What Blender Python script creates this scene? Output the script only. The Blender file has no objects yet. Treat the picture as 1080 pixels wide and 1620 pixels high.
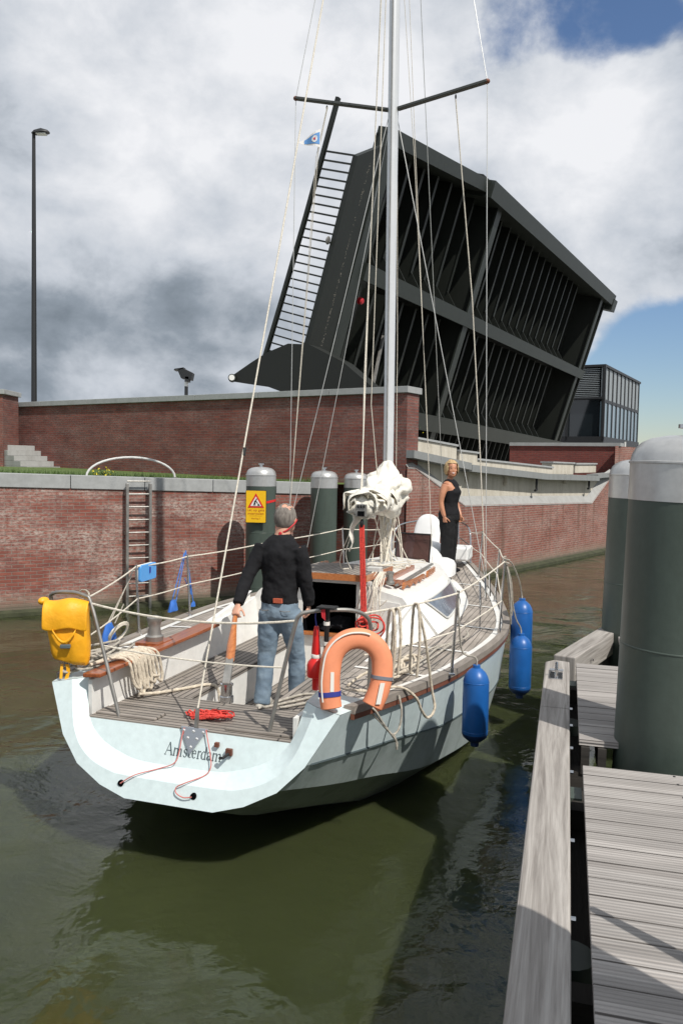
import bpy, bmesh, math, random
from mathutils import Vector, Matrix, noise
from math import sin, cos, pi, radians as R
random.seed(7)
C = bpy.context.scene.collection
scn = bpy.context.scene

# ---------------------------------------------------------------- camera, sky, sun, exposure
PITCH, ROLL = R(3.4), R(1.0)
f = Vector((0, cos(PITCH), -sin(PITCH))); r0 = Vector((1, 0, 0)); u0 = r0.cross(f)
rr = r0*cos(ROLL) + u0*sin(ROLL); uu = -r0*sin(ROLL) + u0*cos(ROLL)
cam = bpy.data.objects.new('camera', bpy.data.cameras.new('camera')); C.objects.link(cam)
cam.matrix_world = Matrix(((rr.x, uu.x, -f.x, 0), (rr.y, uu.y, -f.y, 0), (rr.z, uu.z, -f.z, 2.85), (0, 0, 0, 1)))
cam.data.sensor_fit = 'VERTICAL'; cam.data.sensor_height = 36; cam.data.lens = 1290/1620*36
cam.data.clip_start = 0.05; cam.data.clip_end = 6000
scn.camera = cam
scn.view_settings.view_transform = 'Standard'; scn.view_settings.look = 'None'
scn.view_settings.exposure = 0.0; scn.view_settings.gamma = 1; scn.view_settings.use_curve_mapping = False
SUN_EL, SUN_HEAD = R(51), R(141.5)          # heading clockwise from +Y, where the sun stands
sd = Vector((sin(SUN_HEAD)*cos(SUN_EL), cos(SUN_HEAD)*cos(SUN_EL), sin(SUN_EL)))
sl = bpy.data.lights.new('sun', 'SUN'); sl.energy = 4.3; sl.angle = R(0.5); sl.color = (1.0, 0.955, 0.88)
so = bpy.data.objects.new('sun', sl); C.objects.link(so); so.rotation_euler = sd.to_track_quat('Z', 'Y').to_euler()

def vdir(px, py):
    d = f + rr*((px-540)/1290) - uu*((py-810)/1290)
    return d.normalized()

w = bpy.data.worlds.new('World'); scn.world = w; w.use_nodes = True
nt = w.node_tree; nt.nodes.clear()
def N(t, **k):
    n = nt.nodes.new(t)
    for a, b in k.items(): setattr(n, a, b)
    return n
def lk(a, b): nt.links.new(a, b)
out = N('ShaderNodeOutputWorld'); bg = N('ShaderNodeBackground'); lk(bg.outputs[0], out.inputs[0]); bg.inputs[1].default_value = 1.0
sky = N('ShaderNodeTexSky', sky_type='NISHITA', sun_disc=False, sun_elevation=SUN_EL, sun_rotation=SUN_HEAD, dust_density=0.15, ozone_density=2.5, air_density=1.2)
ss = N('ShaderNodeVectorMath', operation='SCALE'); lk(sky.outputs[0], ss.inputs[0]); ss.inputs['Scale'].default_value = 0.085
tc = N('ShaderNodeTexCoord')
def mathn(op, a, b=None, c=None, clamp=False):
    n = N('ShaderNodeMath', operation=op, use_clamp=clamp)
    for i, v in enumerate((a, b, c)):
        if v is None: continue
        if isinstance(v, (int, float)): n.inputs[i].default_value = v
        else: lk(v, n.inputs[i])
    return n.outputs[0]
def noisen(vec, scale, detail, rough=0.55, dist=0.0):
    n = N('ShaderNodeTexNoise'); lk(vec, n.inputs['Vector']); n.inputs['Scale'].default_value = scale
    n.inputs['Detail'].default_value = detail; n.inputs['Roughness'].default_value = rough; n.inputs['Distortion'].default_value = dist
    return n.outputs['Fac']
def blob(px, py, inner, outer):
    d = vdir(px, py)
    n = N('ShaderNodeVectorMath', operation='DOT_PRODUCT'); lk(tc.outputs['Generated'], n.inputs[0]); n.inputs[1].default_value = d
    m = N('ShaderNodeMapRange', interpolation_type='SMOOTHSTEP'); lk(n.outputs['Value'], m.inputs[0])
    m.inputs[1].default_value = cos(R(outer)); m.inputs[2].default_value = cos(R(inner))
    return m.outputs[0]
mp = N('ShaderNodeMapping'); lk(tc.outputs['Generated'], mp.inputs[0]); mp.inputs['Scale'].default_value = (1, 1, 1.35); mp.inputs['Location'].default_value = (3.1, 0.4, 1.7)
n1 = noisen(mp.outputs[0], 3.2, 9, 0.52, 0.25)
n2 = noisen(mp.outputs[0], 9.0, 8, 0.6, 0.15)
mp2 = N('ShaderNodeMapping'); lk(tc.outputs['Generated'], mp2.inputs[0]); mp2.inputs['Scale'].default_value = (1, 1, 1.7); mp2.inputs['Location'].default_value = (7.3, 2.2, 5.2)
n3 = noisen(mp2.outputs[0], 4.2, 7, 0.5, 0.3)
# cloud cover
cov = mathn('ADD', mathn('MULTIPLY', n1, 0.7), mathn('MULTIPLY', n2, 0.45))
cov = mathn('ADD', cov, 0.14)
for (px, py, a, b, s) in ((965, 5, 0.5, 4.5, 0.09), (830, 30, 0.3, 4, 0.08), (1075, 50, 0.5, 4, 0.07), (1085, 670, 1.5, 9.5, 0.55), (985, 650, 0.8, 4.5, 0.24), (545, 15, 0.2, 1.9, 0.17), (300, 618, 0.6, 3.4, 0.16), (130, 610, 0.6, 3.2, 0.16)):
    cov = mathn('SUBTRACT', cov, mathn('MULTIPLY', blob(px, py, a, b), s))
for (px, py, a, b, s) in ((300, 250, 4, 20, 0.25), (850, 330, 2, 9, 0.2), (1040, 150, 1, 4, 0.12)):
    cov = mathn('ADD', cov, mathn('MULTIPLY', blob(px, py, a, b), s))
mr = N('ShaderNodeMapRange', interpolation_type='SMOOTHSTEP'); lk(cov, mr.inputs[0]); mr.inputs[1].default_value = 0.46; mr.inputs[2].default_value = 0.64
# cloud tone
tone = mathn('MULTIPLY_ADD', n3, 1.15, 0.02)
tone = mathn('ADD', tone, mathn('MULTIPLY', mathn('SUBTRACT', n2, 0.5), 0.95))
for (px, py, a, b, s) in ((150, 570, 2, 11, -0.30), (380, 560, 1, 7, -0.14), (160, 400, 1, 6, 0.08), (480, 380, 1, 9, -0.06), (300, 620, 1, 6, 0.06), (120, 130, 3, 14, 0.10), (450, 140, 3, 14, 0.17), (200, 60, 3, 12, 0.08), (640, 60, 2, 9, 0.06),
                          (860, 120, 2, 10, 0.20), (950, 240, 1, 8, 0.14), (880, 380, 1, 8, -0.10), (800, 300, 1, 5, 0.05), (150, 605, 0.5, 3.5, 0.14), (1000, 520, 1, 5, 0.12)):
    tone = mathn('ADD', tone, mathn('MULTIPLY', blob(px, py, a, b), s))
cr = N('ShaderNodeValToRGB'); lk(tone, cr.inputs[0])
e = cr.color_ramp.elements; e[0].position = 0.0; e[0].color = (0.11, 0.14, 0.17, 1); e[1].position = 1.0; e[1].color = (0.88, 0.89, 0.92, 1)
x = e.new(0.35); x.color = (0.29, 0.335, 0.39, 1); x = e.new(0.62); x.color = (0.58, 0.62, 0.68, 1)
tint = N('ShaderNodeMix', data_type='RGBA', blend_type='MULTIPLY'); tint.inputs[0].default_value = 1.0; lk(ss.outputs[0], tint.inputs[6]); tint.inputs[7].default_value = (0.95, 1.03, 1.20, 1)
mx = N('ShaderNodeMix', data_type='RGBA'); lk(mr.outputs[0], mx.inputs[0]); lk(tint.outputs[2], mx.inputs[6]); lk(cr.outputs[0], mx.inputs[7])
lk(mx.outputs[2], bg.inputs[0])

# ---------------------------------------------------------------- materials
M = {}
def mat(name, col, rough=0.5, metal=0.0, var=0.0, vscale=3.0, bump=0.0, bscale=40.0, spec=0.5, col2=None, coat=0.0, thr=None, detail=6, stretch=(1, 1, 1)):
    m = bpy.data.materials.new(name); m.use_nodes = True; t = m.node_tree; b = t.nodes['Principled BSDF']
    b.inputs['Base Color'].default_value = (*col, 1); b.inputs['Roughness'].default_value = rough; b.inputs['Metallic'].default_value = metal
    b.inputs['Specular IOR Level'].default_value = spec; b.inputs['Coat Weight'].default_value = coat
    c = t.nodes.new('ShaderNodeTexCoord')
    mpn = t.nodes.new('ShaderNodeMapping'); t.links.new(c.outputs['Object'], mpn.inputs[0]); mpn.inputs['Scale'].default_value = stretch
    if var > 0 or col2:
        n = t.nodes.new('ShaderNodeTexNoise'); n.inputs['Scale'].default_value = vscale; n.inputs['Detail'].default_value = detail; n.inputs['Roughness'].default_value = 0.6
        t.links.new(mpn.outputs[0], n.inputs['Vector'])
        rmp = t.nodes.new('ShaderNodeValToRGB'); t.links.new(n.outputs['Fac'], rmp.inputs[0])
        lo = col2 if col2 else tuple(c_*(1-var) for c_ in col); hi = col if col2 else tuple(min(1, c_*(1+var)) for c_ in col)
        a0, a1 = thr if thr else (0.3, 0.7)
        rmp.color_ramp.elements[0].position = a0; rmp.color_ramp.elements[0].color = (*lo, 1)
        rmp.color_ramp.elements[1].position = a1; rmp.color_ramp.elements[1].color = (*hi, 1)
        t.links.new(rmp.outputs[0], b.inputs['Base Color'])
    if bump > 0:
        n = t.nodes.new('ShaderNodeTexNoise'); n.inputs['Scale'].default_value = bscale; n.inputs['Detail'].default_value = 5
        t.links.new(mpn.outputs[0], n.inputs['Vector'])
        bp = t.nodes.new('ShaderNodeBump'); bp.inputs['Strength'].default_value = 1.0; bp.inputs['Distance'].default_value = bump
        t.links.new(n.outputs['Fac'], bp.inputs['Height']); t.links.new(bp.outputs[0], b.inputs['Normal'])
    M[name] = m; return m

class G:                                   # tiny node helper for the special materials
    def __init__(s, name):
        s.m = bpy.data.materials.new(name); s.m.use_nodes = True; s.t = s.m.node_tree; s.b = s.t.nodes['Principled BSDF']; M[name] = s.m
    def n(s, t, **k):
        x = s.t.nodes.new(t)
        for a, b in k.items(): setattr(x, a, b)
        return x
    def l(s, a, b): s.t.links.new(a, b)
    def coord(s, which='UV', scale=(1, 1, 1), loc=(0, 0, 0), rot=(0, 0, 0)):
        c = s.n('ShaderNodeTexCoord'); m = s.n('ShaderNodeMapping'); s.l(c.outputs[which], m.inputs[0])
        m.inputs['Scale'].default_value = scale; m.inputs['Location'].default_value = loc; m.inputs['Rotation'].default_value = rot
        return m.outputs[0]
    def noise(s, v, sc, det=6, ro=0.55, dist=0):
        x = s.n('ShaderNodeTexNoise'); s.l(v, x.inputs['Vector']); x.inputs['Scale'].default_value = sc; x.inputs['Detail'].default_value = det
        x.inputs['Roughness'].default_value = ro; x.inputs['Distortion'].default_value = dist; return x.outputs['Fac']
    def ramp(s, v, *st):
        x = s.n('ShaderNodeValToRGB'); s.l(v, x.inputs[0]); el = x.color_ramp.elements
        for i, (p, c) in enumerate(st):
            if isinstance(c, (int, float)): c = (c, c, c)
            y = el[i] if i < 2 else el.new(p)
            y.position = p; y.color = (*c, 1)
        return x.outputs[0]
    def mix(s, fac, a, b, mode='MIX'):
        x = s.n('ShaderNodeMix', data_type='RGBA', blend_type=mode)
        for i, v in ((0, fac), (6, a), (7, b)):
            if isinstance(v, (int, float)): x.inputs[i].default_value = v
            elif isinstance(v, tuple): x.inputs[i].default_value = (*v, 1)
            else: s.l(v, x.inputs[i])
        return x.outputs[2]
    def math(s, op, a, b):
        x = s.n('ShaderNodeMath', operation=op)
        for i, v in enumerate((a, b)):
            if isinstance(v, (int, float)): x.inputs[i].default_value = v
            else: s.l(v, x.inputs[i])
        return x.outputs[0]
    def bump(s, h, d):
        x = s.n('ShaderNodeBump'); x.inputs['Distance'].default_value = d; s.l(h, x.inputs['Height']); s.l(x.outputs[0], s.b.inputs['Normal'])
    def base(s, v): s.l(v, s.b.inputs['Base Color'])

def brick(name, c1, c2, mort, stain=0.0, dark=0.0, seed=0.0, water=False, bw=0.215, bh=0.066):
    g = G(name); uv = g.coord('UV', loc=(seed, 0, 0))
    b = g.n('ShaderNodeTexBrick', offset=0.5); g.l(uv, b.inputs['Vector']); b.inputs['Scale'].default_value = 1
    b.inputs['Color1'].default_value = (*c1, 1); b.inputs['Color2'].default_value = (*c2, 1); b.inputs['Mortar'].default_value = (*mort, 1)
    b.inputs['Mortar Size'].default_value = 0.008; b.inputs['Mortar Smooth'].default_value = 0.3; b.inputs['Bias'].default_value = 0
    b.inputs['Brick Width'].default_value = bw; b.inputs['Row Height'].default_value = bh
    n = g.noise(uv, 1.3, 7, 0.65); col = g.mix(g.ramp(n, (0.35, 0.0), (0.7, 0.55)), b.outputs['Color'], g.mix(1.0, b.outputs['Color'], (0.62, 0.55, 0.52), 'MULTIPLY'))
    n5 = g.noise(g.coord('UV', scale=(4.65, 15.2, 1)), 1.0, 2, 0.5)
    col = g.mix(g.ramp(n5, (0.3, 0.0), (0.75, 0.5)), col, g.mix(1.0, col, (0.5, 0.45, 0.5), 'MULTIPLY'))
    if stain > 0:
        n2 = g.noise(g.coord('UV', scale=(0.35, 0.8, 1), loc=(seed+3, 1, 0)), 2.2, 9, 0.72)
        n3 = g.noise(g.coord('UV', scale=(1, 1.6, 1)), 14, 5, 0.7)
        k = g.math('MULTIPLY', g.ramp(n2, (0.42, 0.0), (0.68, 1.0)), g.ramp(n3, (0.38, 0.0), (0.62, 1.0)))
        col = g.mix(g.math('MULTIPLY', k, stain), col, (0.62, 0.55, 0.49))
    if dark > 0:
        n4 = g.noise(g.coord('UV', scale=(2.2, 0.16, 1), loc=(seed, 0, 0)), 1.5, 6, 0.6)
        col = g.mix(g.math('MULTIPLY', g.ramp(n4, (0.52, 0.0), (0.72, 1.0)), dark), col, (0.10, 0.055, 0.035))
    if water:
        sp = g.n('ShaderNodeSeparateXYZ'); g.l(g.coord('UV'), sp.inputs[0])
        wn = g.noise(g.coord('UV'), 5, 4)
        h = g.math('ADD', sp.outputs['Y'], g.math('MULTIPLY', wn, 0.12))
        col = g.mix(g.ramp(h, (0.20, 1.0), (0.27, 0.0)), col, (0.035, 0.035, 0.022))
        col = g.mix(g.math('MULTIPLY', g.ramp(h, (0.27, 0.7), (0.50, 0.0)), 0.8), col, (0.25, 0.20, 0.15))
    g.base(col); g.b.inputs['Roughness'].default_value = 0.85
    g.bump(g.math('ADD', g.math('MULTIPLY', b.outputs['Fac'], -0.7), g.math('MULTIPLY', g.noise(uv, 60, 3), 0.5)), 0.008)
    return g
brick('brick_quay', (0.31, 0.098, 0.068), (0.23, 0.074, 0.057), (0.27, 0.20, 0.165), stain=0.85, dark=0.15, seed=0.3, water=True)
brick('brick_upper', (0.25, 0.074, 0.054), (0.165, 0.054, 0.044), (0.17, 0.125, 0.11), stain=0.25, dark=0.15, seed=5.1)
brick('brick_lock', (0.33, 0.115, 0.082), (0.245, 0.085, 0.065), (0.36, 0.28, 0.23), stain=0.4, dark=0.75, seed=2.1, water=True)
brick('brick_far', (0.26, 0.065, 0.05), (0.2, 0.052, 0.045), (0.17, 0.10, 0.085), seed=9)

def timber(name, light, darkc, along='X', plank=None, groove=None, gr=1.0):
    g = G(name)
    sc = (0.7, 14, 14) if along == 'X' else (14, 0.7, 14)
    v = g.coord('UV', scale=sc); n = g.noise(v, 1.0, 8, 0.62, 0.7*gr)
    v2 = g.coord('UV', scale=tuple(a*4 for a in sc)); n2 = g.noise(v2, 1.3, 5, 0.6, 0.2)
    col = g.ramp(n, (0.30, darkc), (0.48, tuple((a+b)/2 for a, b in zip(light, darkc))), (0.68, light))
    col = g.mix(0.35, col, g.ramp(n2, (0.3, tuple(c*0.55 for c in light)), (0.65, light)))
    h = g.math('ADD', g.math('MULTIPLY', n, 0.6), g.math('MULTIPLY', n2, 0.5))
    rnd = g.n('ShaderNodeObjectInfo')
    if plank:                                 # per-board tone from the board's index across the grain
        pw, off = plank
        sp = g.n('ShaderNodeSeparateXYZ'); g.l(g.coord('UV'), sp.inputs[0])
        idx = g.math('FLOOR', g.math('DIVIDE', g.math('ADD', sp.outputs['Y' if along == 'X' else 'X'], off), pw), 0)
        wn = g.n('ShaderNodeTexWhiteNoise', noise_dimensions='1D'); g.l(idx, wn.inputs['W'])
        col = g.mix(1.0, col, g.ramp(wn.outputs['Value'], (0.0, 0.72), (1.0, 1.1)), 'MULTIPLY')
    if groove:
        wv = g.n('ShaderNodeTexWave', wave_type='BANDS', bands_direction='Y' if along == 'X' else 'X', wave_profile='SIN')
        g.l(g.coord('UV'), wv.inputs[0]); wv.inputs['Scale'].default_value = groove; wv.inputs['Distortion'].default_value = 0.0
        col = g.mix(g.math('MULTIPLY', g.ramp(wv.outputs['Fac'], (0.0, 1.0), (0.35, 0.0)), 0.3), col, tuple(c*0.3 for c in darkc))
        h = g.math('ADD', g.math('MULTIPLY', h, 0.3), g.math('MULTIPLY', wv.outputs['Fac'], 0.9))
    g.base(col); g.b.inputs['Roughness'].default_value = 0.82; g.b.inputs['Specular IOR Level'].default_value = 0.25; g.bump(h, 0.004)
    return g
timber('timber_beam', (0.46, 0.43, 0.40), (0.08, 0.065, 0.055), gr=2.2)
timber('timber_deck', (0.50, 0.47, 0.445), (0.24, 0.215, 0.20), plank=(0.147, 0.0), groove=14)
timber('timber_dark', (0.06, 0.055, 0.05), (0.02, 0.018, 0.016))

def teak(name, light, darkc, pitch=0.055, caulk=(0.03, 0.028, 0.025), csz=0.006):
    g = G(name); uv = g.coord('UV')
    b = g.n('ShaderNodeTexBrick', offset=0.37); g.l(uv, b.inputs['Vector']); b.inputs['Scale'].default_value = 1
    b.inputs['Color1'].default_value = (*light, 1); b.inputs['Color2'].default_value = (*darkc, 1); b.inputs['Mortar'].default_value = (*caulk, 1)
    b.inputs['Mortar Size'].default_value = csz; b.inputs['Brick Width'].default_value = 1.9; b.inputs['Row Height'].default_value = pitch
    n = g.noise(g.coord('UV', scale=(2, 30, 1)), 2, 6, 0.6)
    n2 = g.noise(uv, 2.5, 5, 0.6)
    col = g.mix(1.0, b.outputs['Color'], g.ramp(n, (0.3, 0.72), (0.7, 1.15)), 'MULTIPLY'); col = g.mix(1.0, col, g.ramp(n2, (0.3, 0.75), (0.7, 1.08)), 'MULTIPLY')
    g.base(col); g.b.inputs['Roughness'].default_value = 0.8; g.bump(g.math('ADD', g.math('MULTIPLY', b.outputs['Fac'], -0.6), g.math('MULTIPLY', n, 0.4)), 0.003)
teak('teak_deck', (0.34, 0.30, 0.265), (0.26, 0.23, 0.20), caulk=(0.055, 0.05, 0.045))
teak('teak_side', (0.42, 0.37, 0.325), (0.33, 0.29, 0.25), pitch=0.06, caulk=(0.13, 0.115, 0.10), csz=.004)

def varnish(name, c1, c2):
    g = G(name); n = g.noise(g.coord('Object', scale=(2, 25, 25)), 2, 6, 0.6, 0.5)
    g.base(g.ramp(n, (0.3, c1), (0.7, c2))); g.b.inputs['Roughness'].default_value = 0.3; g.b.inputs['Coat Weight'].default_value = 0.5; g.b.inputs['Coat Roughness'].default_value = 0.15
varnish('varnish', (0.20, 0.045, 0.014), (0.42, 0.125, 0.04))
varnish('varnish_light', (0.36, 0.11, 0.03), (0.56, 0.21, 0.07))

def weathered(name, col, dirt, rough=0.4, amt=0.5, streak=True, sc=1.0, metal=0.0):
    g = G(name); n = g.noise(g.coord('Object', scale=(2*sc, 2*sc, 0.35*sc if streak else 2*sc)), 2.2, 8, 0.66)
    n2 = g.noise(g.coord('Object'), 18*sc, 5, 0.6)
    k = g.math('MULTIPLY', g.ramp(n, (0.46, 0.0), (0.78, 1.0)), amt)
    c = g.mix(k, col, dirt); c = g.mix(1.0, c, g.ramp(n2, (0.25, 0.9), (0.75, 1.05)), 'MULTIPLY')
    g.base(c); g.b.inputs['Roughness'].default_value = rough; g.b.inputs['Metallic'].default_value = metal
    g.bump(n2, 0.0012)
    return g
weathered('hull_blue', (0.64, 0.74, 0.755), (0.45, 0.56, 0.58), 0.3, 0.35)
weathered('hull_transom', (0.67, 0.775, 0.785), (0.5, 0.62, 0.62), 0.32, 0.25)
weathered('hull_grey', (0.46, 0.53, 0.53), (0.24, 0.30, 0.28), 0.5, 0.8)
weathered('hull_bottom', (0.16, 0.19, 0.155), (0.07, 0.085, 0.06), 0.75, 0.9)
weathered('white_paint', (0.80, 0.79, 0.76), (0.62, 0.59, 0.53), 0.38, 0.3, sc=0.8)
weathered('grey_white', (0.62, 0.62, 0.60), (0.45, 0.44, 0.41), 0.5, 0.4)
weathered('pile_green', (0.064, 0.086, 0.072), (0.040, 0.052, 0.042), 0.45, 0.6)
weathered('pile_cap', (0.56, 0.56, 0.55), (0.40, 0.39, 0.37), 0.33, 0.7, metal=0.55)
weathered('bridge_steel', (0.014, 0.017, 0.0135), (0.009, 0.011, 0.008), 0.5, 0.7, sc=0.5)
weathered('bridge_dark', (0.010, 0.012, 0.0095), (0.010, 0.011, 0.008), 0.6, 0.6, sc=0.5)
weathered('bridge_edge', (0.027, 0.033, 0.028), (0.016, 0.020, 0.016), 0.45, 0.6, sc=0.5)
weathered('concrete', (0.56, 0.52, 0.44), (0.33, 0.29, 0.22), 0.85, 0.8, sc=0.9)
weathered('concrete_grey', (0.36, 0.36, 0.35), (0.24, 0.235, 0.22), 0.85, 0.7)
weathered('coping', (0.36, 0.37, 0.37), (0.23, 0.235, 0.23), 0.8, 0.6, streak=False, sc=0.7)
weathered('steel_beam_grey', (0.26, 0.27, 0.27), (0.18, 0.18, 0.17), 0.5, 0.6)
mat('chrome', (0.62, 0.62, 0.62), 0.16, 1.0)
mat('alu', (0.74, 0.75, 0.76), 0.32, 0.35, var=0.05)
mat('galv', (0.33, 0.32, 0.30), 0.5, 0.7, var=0.25, vscale=8)
mat('dark_metal', (0.02, 0.02, 0.02), 0.5, 0.3)
mat('black_paint', (0.018, 0.019, 0.021), 0.45)
mat('spreader_paint', (0.07, 0.075, 0.07), 0.4, 0.3)
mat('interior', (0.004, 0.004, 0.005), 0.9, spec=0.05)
mat('glass_dark', (0.015, 0.02, 0.024), 0.08, 0.0, spec=0.8)
mat('glass_sky_tint', (0.22, 0.30, 0.35), 0.12, 0.2, spec=0.9)  # sky reflection put into the pane colour, pale blue
mat('window_acrylic', (0.16, 0.20, 0.26), 0.10, 0.1, spec=0.9, col2=(0.08, 0.10, 0.13), vscale=5)
mat('window_tint', (0.10, 0.05, 0.045), 0.06, spec=0.8); M['window_tint'].node_tree.nodes['Principled BSDF'].inputs['Transmission Weight'].default_value = .65
mat('louvre', (0.36, 0.39, 0.40), 0.4, 0.4)
mat('rope_white', (0.66, 0.61, 0.52), 0.85, var=0.25, vscale=60, bump=0.002, bscale=150)
mat('rope_cream', (0.56, 0.49, 0.39), 0.9, var=0.3, vscale=50, bump=0.002, bscale=150)
mat('rope_dirty', (0.38, 0.35, 0.30), 0.9, var=0.35, vscale=40, bump=0.002, bscale=150)
mat('rope_red', (0.62, 0.055, 0.04), 0.75, var=0.35, vscale=60)
mat('cord_pink', (0.62, 0.20, 0.18), 0.7)
mat('rope_blue', (0.05, 0.17, 0.52), 0.7, var=0.3, vscale=30)
mat('wire', (0.60, 0.60, 0.58), 0.4, 0.4)
mat('sailcloth', (0.74, 0.71, 0.63), 0.8, var=0.08, vscale=8, bump=0.012, bscale=18)
mat('fender_blue', (0.012, 0.105, 0.36), 0.38, var=0.12, vscale=6, bump=0.002, bscale=5)
mat('fender_dark', (0.008, 0.03, 0.10), 0.45)
mat('canvas_blue', (0.03, 0.14, 0.50), 0.7, var=0.25, vscale=10, bump=0.004, bscale=12)
mat('board_blue', (0.10, 0.36, 0.78), 0.5, var=0.06)
mat('orange_foam', (0.80, 0.285, 0.145), 0.6, var=0.10, vscale=6, bump=0.003, bscale=9)
mat('white_tape', (0.75, 0.73, 0.68), 0.6)
mat('strap_blue', (0.03, 0.04, 0.26), 0.7)
mat('strap_grey', (0.18, 0.19, 0.22), 0.7)
mat('bag_yellow', (0.86, 0.40, 0.012), 0.5, var=0.12, vscale=7, bump=0.012, bscale=9)
mat('plastic_red', (0.66, 0.022, 0.02), 0.32)
mat('cloth_black', (0.014, 0.014, 0.016), 0.9, var=0.2, vscale=10, bump=0.008, bscale=11, spec=0.2)
mat('cloth_black_shiny', (0.009, 0.009, 0.010), 0.75, bump=0.006, bscale=9, spec=0.3)
mat('denim', (0.235, 0.305, 0.37), 0.9, col2=(0.115, 0.165, 0.225), vscale=4, bump=0.010, bscale=9, spec=0.2, stretch=(1, 1, 1.6))
mat('skin', (0.60, 0.32, 0.22), 0.5, var=0.08, vscale=12)
mat('skin_tan', (0.52, 0.24, 0.14), 0.45, var=0.08, vscale=12)
mat('hair_grey', (0.29, 0.26, 0.23), 0.85, col2=(0.11, 0.095, 0.085), vscale=38, bump=0.0012, bscale=120, spec=0.2, stretch=(1, 1, .3))
mat('hair_blonde', (0.62, 0.44, 0.22), 0.6, col2=(0.33, 0.21, 0.10), vscale=30, bump=0.008, bscale=45)
mat('red_cloth', (0.50, 0.02, 0.03), 0.7, var=0.2, vscale=20)
mat('patch', (0.55, 0.12, 0.06), 0.7)
mat('teeth', (0.8, 0.78, 0.72), 0.4)
mat('lip', (0.45, 0.12, 0.10), 0.5)
mat('shoe', (0.42, 0.40, 0.36), 0.7, var=0.2)
mat('sign_yellow', (0.86, 0.50, 0.008), 0.45)
mat('sign_red', (0.62, 0.025, 0.02), 0.45)
mat('sign_white', (0.78, 0.76, 0.74), 0.5)
mat('sign_black', (0.02, 0.02, 0.02), 0.5)
mat('sign_text', (0.52, 0.17, 0.01), 0.6)
mat('letter_dark', (0.10, 0.13, 0.14), 0.5)
mat('flag_blue', (0.12, 0.30, 0.62), 0.7)
mat('toerail', (0.30, 0.265, 0.23), 0.8, col2=(0.19, 0.165, 0.145), vscale=3, stretch=(1, 8, 8))
mat('rubstrip', (0.17, 0.06, 0.035), 0.6, var=0.3)
mat('leaf_green', (0.07, 0.12, 0.025), 0.6, var=0.4, vscale=30)
mat('flower_yellow', (0.75, 0.62, 0.03), 0.6)
mat('grass', (0.085, 0.13, 0.028), 0.8, var=0.5, vscale=6)
mat('ground', (0.20, 0.19, 0.15), 0.95, var=0.3, vscale=0.6, bump=0.01, bscale=5)
mat('paving', (0.30, 0.29, 0.27), 0.9, var=0.25, vscale=2, bump=0.004, bscale=20)
mat('lamp_glass', (0.75, 0.75, 0.72), 0.2)
mat('tarp_white', (0.80, 0.80, 0.79), 0.42, var=0.05, vscale=4)
mat('red_lens', (0.5, 0.02, 0.03), 0.25)
mat('algae', (0.045, 0.05, 0.025), 0.9, var=0.4, vscale=5, bump=0.01, bscale=15)

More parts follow.
